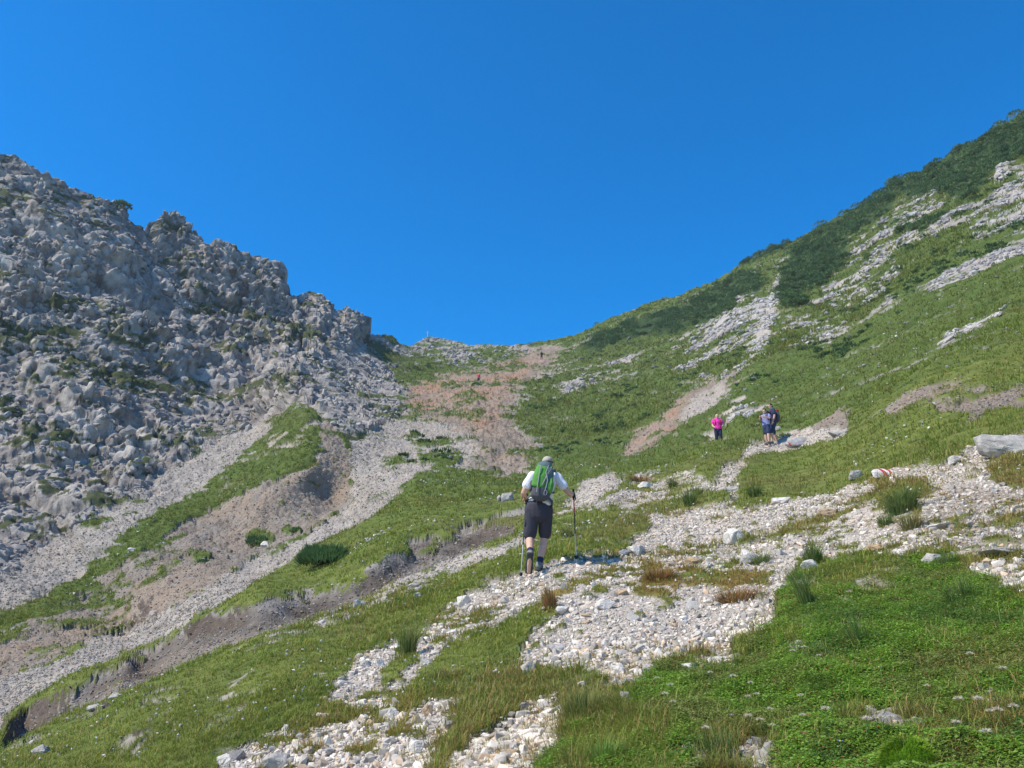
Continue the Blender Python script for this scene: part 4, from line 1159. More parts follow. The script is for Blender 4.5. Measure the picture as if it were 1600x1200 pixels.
ROCKS = [
 (1578,706,88,44,'big rounded grey boulder at the right edge of the scree',RM_GREY),
 (1496,724,30,16,'tan topped boulder just left of the big grey boulder',RM_WHITE),
 (1268,890,30,22,'squat cube of pale limestone alone in the scree',RM_WHITE),
 (1462,880,34,22,'blue grey rock beside the dry tuft foot in the scree',RM_GREY),
 (1296,804,40,14,'flat brownish slab with a dark shadowed edge in the scree',RM_TAN),
 (1376,858,42,12,'low brown slab half buried above the grassy edge',RM_TAN),
 (1340,748,26,18,'upright grey rock under the red and white painted stone',RM_GREY),
 (1222,786,36,14,'long white block at the left end of the tuft terrace',RM_WHITE),
 (1480,828,64,14,'long flat pale slab right of the big green tuft',RM_WHITE),
 (1570,866,80,16,'long flat grey slab at the right edge below the path',RM_GREY),
 (793,783,24,20,'grey boulder in the turf left of the walker with the green backpack',RM_GREY),
 (780,783,10,14,'small upright grey stone leaning by the turf boulder',RM_GREY),
 (563,948,26,14,'pointed pale rock at the foot of the dark soil scar',RM_WHITE),
 (652,935,12,12,'small white stone alone in the grass above the scar path',RM_WHITE),
 (645,918,20,9,'thin grey stone at the lower rim of the scar',RM_GREY),
 (415,852,18,10,'white boulder at the foot of the dark bush in the gully',RM_WHITE),
 (1000,868,44,22,'rounded pale boulder among white rubble right of the walker',RM_WHITE),
 (975,868,26,14,'blue grey stone left of the rounded pale boulder',RM_BLUE),
 (960,876,16,9,'smaller blue grey stone nearest the hiking pole',RM_BLUE),
 (1085,880,28,14,'ochre brown rock in the middle of the white rubble',RM_TAN),
 (1150,845,42,28,'pale angular boulder with a rough top above the dry grass',RM_WHITE),
 (1180,880,50,22,'broad light grey boulder below the rough topped one',RM_GREY),
 (1168,868,20,14,'weathered white rock between the two larger boulders',RM_WHITE),
 (1140,770,46,14,'low grey slab beside the tuft on the side path',RM_GREY),
 (1010,762,30,12,'wide whitish slab above the middle grass patch',RM_WHITE),
 (880,962,30,20,'tilted bright white block at the upper left of the lower scree',RM_WHITE),
 (945,952,34,22,'large white rock split at its top in the lower scree',RM_WHITE),
 (915,965,18,8,'orange brown flake between two white rocks',RM_TAN),
 (972,930,24,12,'pinkish grey block near the dry orange grass',RM_TAN),
 (870,1018,36,16,'grey wedge of rock pointing up the lower scree',RM_GREY),
 (826,1052,30,24,'grey blocky rock at the left rim of the lower scree',RM_GREY),
 (965,1050,26,14,'rounded pale rock at the foot of the lower scree',RM_WHITE),
 (990,1072,46,16,'long grey rock lying over the ground cover edge',RM_GREY),
 (1018,1052,30,18,'dark grey rock where the scree meets the ground cover',RM_GREY),
 (1080,1048,34,16,'bright white rock on the ground cover border',RM_WHITE),
 (1100,1047,16,12,'light brown stone next to the bright white border rock',RM_TAN),
 (1125,1036,34,14,'white block right of the light brown stone',RM_WHITE),
 (1145,1046,16,12,'rightmost pale stone on the ground cover border',RM_WHITE),
 (1125,1008,26,14,'grey block standing out of fine chips near the border',RM_GREY),
 (980,1098,24,22,'upright grey rock beside the large dark tuft',RM_GREY),
 (912,1072,22,10,'white stone among the blades above the large dark tuft',RM_WHITE),
 (570,1042,22,14,'blue grey rounded rock in the left scree tongue',RM_GREY),
 (595,1042,22,16,'pale rounded rock beside the blue grey rounded one',RM_WHITE),
 (712,948,12,10,'square white block on the crest of the left scree tongue',RM_WHITE),
 (725,945,28,20,'pale wedge topping the left scree tongue',RM_WHITE),
 (705,990,26,10,'flat white slab in the middle of the left scree tongue',RM_WHITE),
 (610,1128,36,26,'big white block in the lower left scree',RM_WHITE),
 (668,1120,20,24,'white rock with an ochre face in the lower left scree',RM_TAN),
 (655,1178,44,26,'large bright boulder at the bottom of the lower left scree',RM_WHITE),
 (430,1205,56,34,'smooth grey boulder in the bottom left corner of the scree',RM_GREY),
 (350,1196,34,22,'white rock at the very start of the lower left scree',RM_WHITE),
 (1085,1178,40,20,'white rock at the left of the bare patch in ground cover',RM_WHITE),
 (1375,1138,18,9,'white flake on the bare patch in the ground cover',RM_WHITE),
 (1465,1115,20,9,'thin white stone lying on the green ground cover',RM_WHITE),
 (150,1112,40,14,'pale rock at the lower end of the soil scar',RM_GREY),
 (180,1092,26,12,'grey rock under the last sod of the soil scar',RM_GREY),
 (60,1178,34,18,'grey rock in the grass in the lower left corner',RM_GREY),
 (240,960,20,9,'pale boulder resting on the brown soil bank',RM_GREY),
 (205,862,16,10,'pale boulder on the edge of the grassy rib',RM_WHITE),
 (1248,692,42,18,None,None),
 (1310,680,40,12,'flat grey ledge on the path behind the second painted stone',RM_GREY),
 (1216,672,14,8,'small pale boulder behind the walkers on the path',RM_GREY),
]
for k, (px, py, w, h, lab, mt) in enumerate(ROCKS):
    if lab is None: continue
    rock_thing(px, py, w, h, lab, mt, seed=600 + k, rz=(k * .7) % .8 - .4, flat=.5)
rock_thing(1383, 745, 44, 18, 'flat stone painted with a red white red trail mark', paint_mat("way_mark_paint", (.40, .37, .34), (.66, .61, .55), -.0, .07, .115, .185, .2), seed=702, name='painted_stone', rz=0, cat='trail marker', dep=.45, sink=.15, rough=.03)
rock_thing(1250, 694, 44, 17, 'grey boulder with a worn red and white mark behind the walkers', paint_mat("worn_way_mark_paint", (.26, .25, .25), (.46, .44, .42), -.46, -.43, -.36, -.31, -.05), seed=711, name='painted_stone', rz=0, cat='trail marker', dep=.6, sink=.2, rough=.04)
# the long pale ledge lying in the right-hand meadow
for lx, ly, lw, lh, lab in [(1482, 532, 26, 9, 'lowest block of the pale rock ledge in the right meadow'), (1508, 518, 34, 8, 'second block from the bottom of the pale meadow ledge'), (1533, 506, 30, 8, 'third block of the pale ledge in the right meadow'), (1556, 493, 30, 8, 'topmost block of the pale rock ledge in the right meadow')]:
    o = rock_thing(lx, ly, lw, lh, lab, RM_GREY, seed=lx, dep=1.2, rough=.14, sink=.55)
    o.rotation_euler = (0, math.radians(-26), math.radians(10))
# loose blocks of the near scree, too many alike to tell apart
ROCK_MESH = []
for k in range(10):
    V, F = boulder_mesh(800 + k, (1, .8, .75), 1, .8, 16, .05)
    ROCK_MESH.append([mesh_from('limestone_block', V, F, m_) for m_ in (RM_WHITE, RM_GREY)])
i, p, r = pick(bare_w * (Df < 15), 150, 41)
bx, by, _ = project(p)
for k in range(150):
    s = float(np.clip(np.exp(r.normal(-2.95, .3)), Df[i[k]] * .0042, .10))
    gy_ = r.random() < .22
    o = link('limestone_block', ROCK_MESH[k % 10][1 if gy_ else 0], label=where(('grey' if gy_ else 'white') + ' loose block', bx[k], by[k]), category='rock', group='loose blocks in the near scree')
    o.location = p[k] + [0, 0, s * .25]; o.scale = (s, s, s)
    o.rotation_euler = (r.uniform(-.4, .4), r.uniform(-.4, .4), r.uniform(0, 6.28))

# ------------------------------------------------------------------ tufts, cushions and shrubs one can tell apart
def tuft_thing(px, py, wpx, hpx, n, label, pal, lean=.9, name='grass_tuft', cat='grass tuft', seed=0, skew=0.0, wmul=1.0):
    p, D = P_at(px, py)
    s = D / FPX
    R_, H_ = wpx * s / 2, hpx * s
    r = np.random.default_rng(seed + int(px))
    az = r.random(n) * 6.283
    rr = R_ * .45 * np.sqrt(r.random(n))
    pp = np.stack([np.cos(az) * rr, np.sin(az) * rr * .8, -.02 + 0 * rr], -1)
    i0 = at(px, py); nr = NG[i0]
    pp[:, 2] -= (pp[:, 0] * nr[0] + pp[:, 1] * nr[1]) / max(nr[2], .4)
    h = H_ * r.uniform(.45, 1.12, n)
    ln = np.clip(R_ / max(H_, .01) * lean * r.uniform(.2, 1.4, n) * (rr / (R_ * .45) * .7 + .3), 0, 1.8)
    cols = np.array(pal, np.float32)[r.integers(0, len(pal), n)] * r.uniform(.75, 1.25, (n, 1)).astype(np.float32)
    wd = np.maximum(.004, D * .0007) * r.uniform(.7, 1.3, n) * wmul
    V, F, C = blades(pp, np.tile([[0, 0, 1.0]], (n, 1)), h, wd, ln, az + r.normal(0, .4, n), cols, cols * 1.15)
    V[:, 0] += skew * np.maximum(V[:, 2], 0)
    V[:, :2] += (fbm(V, H_ * .6 + .02, 2, seed)[:, None] * np.array([[.28, .18]]) * np.maximum(V[:, 2:3], 0))
    o = link(name, mesh_from(name, V, F, GRASS, {'albedo': C}), label=label, category=cat)
    o.location = p
    return o
GRN = [(.09, .17, .03), (.13, .22, .04), (.10, .15, .05), (.22, .22, .07)]
DRYP = [(.40, .32, .15), (.30, .24, .09), (.20, .20, .07), (.14, .18, .05)]
DRK = [(.09, .16, .03), (.13, .20, .04), (.19, .21, .06), (.30, .26, .09)]
ORG = [(.36, .19, .07), (.42, .27, .10), (.22, .18, .06), (.28, .13, .05)]
TUFTS = [
 (1412,800,100,52,700,'big bushy green tuft standing in the scree below the painted stone',GRN,1.0,0),
 (1425,826,60,34,350,'straw coloured tuft hanging below the big bushy one',DRYP,1.2,0),
 (1385,822,44,26,220,'leafy green tuft with white flowers below the big one',GRN,1.0,0),
 (1262,945,56,72,150,'tall thin dark tuft leaning left at the ground cover edge',GRN,.7,-.35),
 (1272,880,56,40,300,'bushy tuft on the upper rim of the ground cover',GRN,.8,0),
 (1345,1005,74,60,110,'loose tall tuft rising out of the bright ground cover',GRN,.9,-.4),
 (1500,935,90,46,120,'wispy tall tuft on the right side of the ground cover',GRN,1.0,-.3),
 (1480,885,60,30,240,'low wide tuft at the foot of the path scree',GRN,.9,0),
 (636,1022,56,56,240,'dark arching tuft across the left scree tongue',DRK,.8,.1),
 (915,1120,120,60,420,'largest dark tuft in the middle of the lower foreground',DRK,1.3,0),
 (1130,1195,130,70,260,'sparse tall blades in front of the bottom ground cover',DRK,.5,-.2),
 (945,1195,90,50,320,'yellow green tuft at the bottom left of the ground cover',[(.18,.30,.05),(.14,.25,.04)],.8,0),
 (1080,790,44,30,240,'round green tuft on the middle grass patch rim',GRN,.8,0),
 (1052,762,30,20,160,'small tuft among stones beside the side path',DRK,.8,0),
 (1000,752,60,14,200,'long low rusty tuft by the side path',ORG,1.0,0),
 (1090,772,30,16,160,'little dark tuft right of the small one by the side path',DRK,1.0,0),
 (885,838,40,22,160,'dark tuft in the grass just right of the walker',DRK,1.0,0),
 (1190,880,60,24,200,'thin green tuft beneath the broad light boulder',GRN,.8,0),
 (1030,905,90,28,420,'wide rusty orange tuft in the middle of the scree',ORG,1.1,0),
 (1150,940,110,34,480,'brownish orange tuft near the upper ground cover border',ORG,1.1,0),
 (860,950,40,40,260,'orange green tuft at the left rim of the lower scree',ORG,.8,0),
 (700,1060,90,30,300,'short yellowish tuft in the lower left grass',[(.25,.28,.06),(.34,.27,.09)],1.0,0),
 (1180,775,40,24,200,'green tuft on the left corner of the grassy terrace',GRN,.9,0),
 (1440,838,26,12,120,'tiny green tuft right below the straw coloured one',GRN,1.0,0),
]
for k, (px, py, w, h, n_, lab, pal, ln, sk) in enumerate(TUFTS):
    tuft_thing(px, py, w, h, n_, lab, pal, ln, seed=900 + k, skew=sk)
# lime green cushion at the bottom
def cushion(px, py, wpx, hpx, label):
    p, D = P_at(px, py); s = D / FPX; R_, H_ = wpx * s / 2, hpx * s
    r = np.random.default_rng(5); n = 5200
    az = r.random(n) * 6.283; q = np.sqrt(r.random(n))
    z = np.sqrt(1 - q * q) * H_ * (1 + .25 * np.sin(az * 3)) * r.uniform(.8, 1, n)
    pp = np.stack([np.cos(az) * q * R_, np.sin(az) * q * R_ * .7, z - .01], -1)
    cols = mix(c(.24, .40, .03), c(.42, .58, .06), r.random(n).astype(np.float32))
    V, F, C = blades(pp, np.tile([[0, 0, 1.0]], (n, 1)), .022 * r.uniform(.5, 1.3, n), np.full(n, .005), r.uniform(.4, 1.4, n), az, cols)
    o = link('cushion_plant', mesh_from('cushion_plant', V, F, GRASS, {'albedo': C}), label=label, category='plant'); o.location = p
cushion(1425, 1205, 100, 42, 'lime green moss like cushion at the bottom right edge')
BARK = simple("shrub_bark", (.16, .11, .075), .9, .2, 20, .5)
def shrub(px, py, wpx, hpx, label, n=900, name='dwarf_pine', cat='shrub', ln=None, dark=1.0):
    p, D = P_at(px, py); s = D / FPX; R_, H_ = wpx * s / 2, hpx * s
    r = np.random.default_rng(int(px) + 3)
    o = empty(name, p + np.array([0, R_ * .3, 0]), label=label, category=cat)
    V, F, C = pine_shoots(np.array([[0, 0, -.02]]), np.array([R_]), np.array([H_ * .75]), n, r, wd=max(.02, D * .0016), ln=ln or H_ * .38)
    wob_ = fbm(V, R_ * .7, 2, int(px)); V = V * (1 + .28 * wob_[:, None])
    link('foliage', mesh_from('foliage', V, F, PINE, {'albedo': C * dark}), o)
    for k in range(4):
        a = r.uniform(0, 6.28); e = np.array([math.cos(a) * R_ * .6, math.sin(a) * R_ * .6, H_ * .55])
        t = np.linspace(0, 1, 5)[:, None]
        pts = e * t + np.array([0, 0, H_ * .12]) * np.sin(t * 3.1)
        pts[:, 2] -= .03
        Vb, Fb = tube_arrays(pts, np.linspace(R_ * .05, R_ * .012, 5), 6)
        link('branch', mesh_from('branch', Vb, Fb, BARK), o)
shrub(508, 884, 78, 34, 'dark dwarf pine bush on the turf beside the gully', 2600)
shrub(402, 851, 34, 16, 'small dark shrub low on the brown soil bank', 500)
shrub(462, 833, 18, 10, 'tiny shrub right of the small soil bank shrub', 260)
shrub(318, 878, 18, 7, 'flat green shrub alone on the soil bank', 200)
shrub(190, 322, 24, 12, 'dark bush overhanging the left mountain skyline', 260)
shrub(745, 604, 14, 7, 'round green shrub below the far walker in red', 160)
shrub(965, 620, 20, 8, 'dark shrub in the middle of the far green slope', 200)
shrub(1245, 478, 44, 12, 'dark shrub at the foot of the big pine thicket', 400)
shrub(1412, 362, 24, 10, 'dark bush among the pale outcrops on the right', 260)

# ------------------------------------------------------------------ flowers
F_STEM = simple("flower_stem", (.10, .17, .04), .7, .15, 30)
F_WHITE = simple("white_petal", (.80, .80, .76), .6, .05, 30)
F_PURP = simple("violet_petal", (.42, .26, .55), .6, .1, 30)
F_PINK = simple("pink_petal", (.55, .25, .40), .6, .1, 30)
F_BLUE = simple("blue_petal", (.25, .30, .70), .6, .1, 30)
F_SEED = simple("seed_head", (.62, .56, .44), .9, .1, 30)
F_YEL = simple("flower_eye", (.75, .55, .08), .7, .1, 30)
def flower_meshes(kind):
    r = np.random.default_rng(3)
    V, F = tube_arrays([[0, 0, -.02], [.004, 0, .03], [.0, .003, .075]], [.0016, .0014, .0012], 5)
    stem = mesh_from('stem', V, F, F_STEM)
    eye = None
    if kind == 'seed':
        n = 260; d = r.normal(size=(n, 3)); d /= np.linalg.norm(d, axis=1, keepdims=True); d[:, 2] = np.abs(d[:, 2]) * .8 - .1
        s = np.cross(d, r.normal(size=(n, 3))); s /= np.linalg.norm(s, axis=1, keepdims=True)
        o_ = np.array([0, .003, .078])
        V = np.stack([o_ - s * .0006, o_ + s * .0006, o_ + d * .026 * r.uniform(.6, 1, (n, 1))], 1).reshape(-1, 3)
        V = V.reshape(-1, 3, 3); V[:, 0] = o_ - s * .0006 + d * .002; V[:, 1] = o_ + s * .0006 + d * .002
        F = np.arange(n * 3).reshape(-1, 3)
        head = mesh_from('seed_head', V.reshape(-1, 3), F, F_SEED)
    else:
        m = {'white': F_WHITE, 'violet': F_PURP, 'pink': F_PINK, 'blue': F_BLUE}[kind]
        nP, L = (5, .012) if kind != 'violet' else (9, .011)
        Vs, Fs = [], []; off_ = 0
        for k in range(nP):
            a = k * 2 * math.pi / nP
            d = np.array([math.cos(a), math.sin(a), .35]); s = np.array([-math.sin(a), math.cos(a), 0])
            o_ = np.array([0, .003, .077])
            q = np.array([o_, o_ + d * L * .55 + s * L * .36, o_ + d * L + [0, 0, -.001], o_ + d * L * .55 - s * L * .36])
            Vs.append(q); Fs.append([[off_, off_+1, off_+2], [off_, off_+2, off_+3]]); off_ += 4
        head = mesh_from('petals', np.vstack(Vs), np.vstack(Fs), m)
        V, F = tube_arrays([[0, .003, .076], [0, .003, .0795]], [.0028, .0024], 6)
        eye = mesh_from('flower_eye', V, F, F_YEL)
    return stem, head, eye
FM = {k: flower_meshes(k) for k in ('white', 'violet', 'pink', 'blue', 'seed')}
FL_LAB = {'white': ('small white five petalled flower on a thin stem in the grass', 'white flowers in the meadow'), 'violet': ('small violet many petalled flower in the ground cover', 'violet flowers in the ground cover'),
          'pink': ('small pink five petalled flower in the ground cover', 'pink flowers in the ground cover'), 'blue': ('small blue five petalled flower in the foreground', 'blue flowers in the foreground'), 'seed': ('fluffy cream seed head standing over the ground cover', 'cream seed heads in the ground cover')}
def flower(px, py, kind, scale=1.0):
    p, D = P_at(px, py)
    r = random.random
    o = empty('wildflower', p + np.array([0, 0, .02]), r() * 6.28, label=where({'white': 'small white flower', 'violet': 'small violet flower', 'pink': 'small pink flower', 'blue': 'small blue flower', 'seed': 'fluffy seed head'}[kind], px, py), category='flower', group=FL_LAB[kind][1])
    s = max(1.25, D / 5.0) * scale * (.8 + .4 * r())
    o.scale = (s, s, s * .8)
    st, hd_, ey = FM[kind]
    link('stem', st, o)
    h = link('seed_head' if kind == 'seed' else 'blossom', hd_, o)
    if ey is not None: link('flower_eye', ey, h)
for x, y in [(1355,911),(1353,918),(1365,933),(1453,935),(1525,932),(1543,941),(1548,909),(1549,922),(1551,948),(1528,955),(1420,978),(1367,992),(1551,972),(1498,951),(1505,950),(1407,1045),(1409,1060),(1395,790),(1385,793),(1400,797),(1388,800),(1420,796),(1430,795),(1436,800),(1442,804),(1408,786),(1376,803),
             (1346,638),(1392,672),(1398,668),(1402,676),(1388,680),(1404,684),(1395,690),(1436,694),(1440,690),(1330,650),(1320,648),(722,1046),(735,1048),(752,1052),(745,1060),(658,1066),(665,1064),(762,1025),(722,1063),(548,1090)]:
    flower(x, y, 'white')
for x, y in [(1473,955),(1446,992),(1470,1026),(1537,953),(1370,1003),(1455,1045),(1520,1000),(1388,985),(1240,1010),(1145,1148),(575,1072),(571,1130),(1300,1130)]:
    flower(x, y, 'violet')
for x, y in [(1490,947),(1471,1029),(1521,1003),(1598,1042),(1010,1090)]:
    flower(x, y, 'pink')
for x, y in [(1228,1010),(1377,1060),(1380,1080),(1317,1195),(1556,1063),(575,1135),(402,1098)]:
    flower(x, y, 'blue', 1.2)
for x, y in [(1258,1033),(1283,1045),(1255,1112),(1256,1145),(1294,1145),(1204,1132),(1207,1158),(1358,1163),(1381,1157),(1397,1154),(1505,1128),(1533,1128),(1552,1143),(1565,1150),(1590,1142),(1520,1050),(1573,1074),(1453,1097),(1027,1080),(1050,1095),(1112,1073),(1147,1084),(1175,1090),(1186,1108),(1172,1112),(1040,1112),(1052,1122),(1104,1170),(1172,1150),(1190,1155),(1240,1040),(1550,1185),(1330,945),(1500,1165)]:
    flower(x, y, 'seed', .95)
# post on the rocky knob at the pass
POSTM = simple("weathered_pale_wood", (.55, .53, .50), .8, .1, 10)
i0 = np.argmin((PXG.ravel() - 668) ** 2 + (PYG.ravel() - 528) ** 2)
o = empty('summit_post', PV[i0], label='tiny pale post with a short crosspiece on the rocky knob', category='post')
V, F = tube_arrays([[0, 0, -.2], [0, 0, 1.6]], [.07, .06], 8); link('upright', mesh_from('upright', V, F, POSTM), o)
V, F = tube_arrays([[-.35, 0, 1.1], [.35, 0, 1.1]], [.05, .05], 8); link('crosspiece', mesh_from('crosspiece', V, F, POSTM), o)
# ------------------------------------------------------------------ people
def fused(parts, voxel, smooth=3, name='body'):
    """many closed tubes grown together into one skin"""
    V, F, off_ = [], [], 0
    for v, f in parts:
        V.append(v); F.append(np.asarray(f) + off_); off_ += len(v)
    me = mesh_from('tmp', np.vstack(V), np.vstack(F), [])
    o = bpy.data.objects.new('tmp', me); COL.objects.link(o)
    m = o.modifiers.new('r', 'REMESH'); m.mode = 'VOXEL'; m.voxel_size = voxel
    if smooth:
        s = o.modifiers.new('s', 'SMOOTH'); s.iterations = smooth; s.factor = .5
    dg = bpy.context.evaluated_depsgraph_get()
    out = bpy.data.meshes.new_from_object(o.evaluated_get(dg))
    n = len(out.vertices); co = np.empty(n * 3, np.float32); out.vertices.foreach_get('co', co)
    bpy.data.objects.remove(o)
    out.name = name
    return out, co.reshape(-1, 3)
def wrinkle(me, co, amp, scale, seed, squash=(1, 1, 1)):
    n = np.empty(len(co) * 3, np.float32); me.vertices.foreach_get('normal', n); n = n.reshape(-1, 3)
    d = fbm(co * np.array(squash), scale, 3, seed) * amp
    me.vertices.foreach_set('co', (co + n * d[:, None]).ravel().astype(np.float32)); me.update()
def finish(me, mat, smooth=True):
    me.materials.clear(); me.materials.append(mat)
    me.polygons.foreach_set('use_smooth', np.full(len(me.polygons), smooth)); me.update()
    return me
A = lambda *v: np.array(v, float)
def lerp(a, b, t): return a + (b - a) * t
def limb(a, b, c_, r, n=5, seg=12):
    """shoulder-elbow-wrist or hip-knee-ankle, one tapering tube; r = radii at a, mid-upper, b, mid-lower, c"""
    t = np.linspace(0, 1, n)[:, None]
    p = np.vstack([lerp(a, b, t), lerp(b, c_, t)[1:]])
    # round the bend a little
    q = p.copy(); q[1:-1] = (p[:-2] + 2 * p[1:-1] + p[2:]) / 4
    rr = np.interp(np.linspace(0, 1, len(q)), [0, .25, .5, .68, 1], r)
    return tube_arrays(q, rr, seg)
def ball(c0, r, seg=14):
    r = np.broadcast_to(np.asarray(r, float), (3,))
    a = np.linspace(-1, 1, 9); ph = np.arcsin(np.clip(a, -.999, .999))
    pts = np.array([[0, 0, s * .999] for s in np.sin(np.linspace(-math.pi/2, math.pi/2, 9))])
    V = []; F = []
    k = np.linspace(0, 2*math.pi, seg, endpoint=False)
    zs = np.linspace(-math.pi/2 * .995, math.pi/2 * .995, 9)
    for z in zs:
        V.append(np.stack([np.cos(k) * math.cos(z) * r[0], np.sin(k) * math.cos(z) * r[1], np.full(seg, math.sin(z) * r[2])], -1) + c0)
    for m in range(8):
        for q in range(seg):
            F.append([m*seg+q, m*seg+(q+1) % seg, (m+1)*seg+(q+1) % seg, (m+1)*seg+q])
    return np.vstack(V), np.array(F)
def hand(w, d, palm_n, side, curl=.8, size=1.0):
    """palm from the wrist w along d; palm_n is the way the palm faces; fingers curl towards it; thumb leaves the side"""
    d = d / np.linalg.norm(d); palm_n = palm_n - d * (palm_n @ d); palm_n /= np.linalg.norm(palm_n)
    s = np.cross(d, palm_n) * side
    k = size
    out = [tube_arrays([w, w + d * .045 * k, w + d * .085 * k], np.array([[.027, .017], [.040, .017], [.040, .014]]) * k, 10, ell=s)]
    for j, (o_, L) in enumerate([(-.030, .068), (-.010, .076), (.010, .071), (.029, .056)]):
        b0 = w + d * .088 * k + s * o_ * k
        p = [b0]; ang = 0
        for seg_, f in zip((.42, .33, .25), (.55, .9, .8)):
            ang += f * curl * 1.25
            p.append(p[-1] + (d * math.cos(ang) + palm_n * math.sin(ang)) * L * seg_ * k)
        out.append(tube_arrays(np.array(p), np.array([.0090, .0086, .0080, .0070]) * k, 8))
    b0 = w + d * .030 * k - s * .032 * k
    t1 = b0 + (-s * .65 + d * .7 + palm_n * .35) * .036 * k
    t2 = t1 + (-s * .1 + d * .7 + palm_n * .8) * .028 * k
    out.append(tube_arrays([b0, t1, t2], np.array([.013, .0105, .0085]) * k, 8))
    return out
def head_parts(c0, fwd, up, k=1.0, face=True):
    """skull, jaw, nose, ears, brow; returns tubes plus a placing function"""
    fwd = fwd / np.linalg.norm(fwd); up = up - fwd * (up @ fwd); up /= np.linalg.norm(up); rt = np.cross(fwd, up)
    def T(x, y, z): return c0 + (rt * x + fwd * y + up * z) * k
    M_ = np.stack([rt, fwd, up], 1)
    def bl(x, y, z, r):
        v, f = ball(A(0, 0, 0), r); return v @ M_.T * k + T(x, y, z), f
    p = [bl(0, -.008, .022, (.074, .094, .092)), bl(0, .020, -.045, (.056, .062, .062)), bl(0, .058, -.082, (.028, .026, .022)),
         bl(0, .092, -.012, (.012, .018, .024)), bl(0, .084, .022, (.050, .010, .010)), bl(.075, -.004, -.010, (.010, .020, .032)), bl(-.075, -.004, -.010, (.010, .020, .032)),
         bl(0, .078, -.056, (.026, .012, .008))]
    return p, T, M_, bl
SKIN = simple("skin", (.60, .36, .26), .55, .06, 25, .1, spec=.35); SKIN.node_tree.nodes["Principled BSDF"].inputs['Subsurface Weight'].default_value = .08
def cloth(name, col, bump=.3, rough=.85): return simple(name, col, rough, .07, 90, bump, spec=.15)
EYE_W = simple("eye_white", (.75, .73, .70), .3, .02, 5)
EYE_D = simple("eye_dark", (.03, .02, .015), .2, .02, 5)
def put(me_name, V, F, mat, parent, smooth=True):
    return link(me_name, mesh_from(me_name, V, F, mat, None, smooth=smooth), parent)

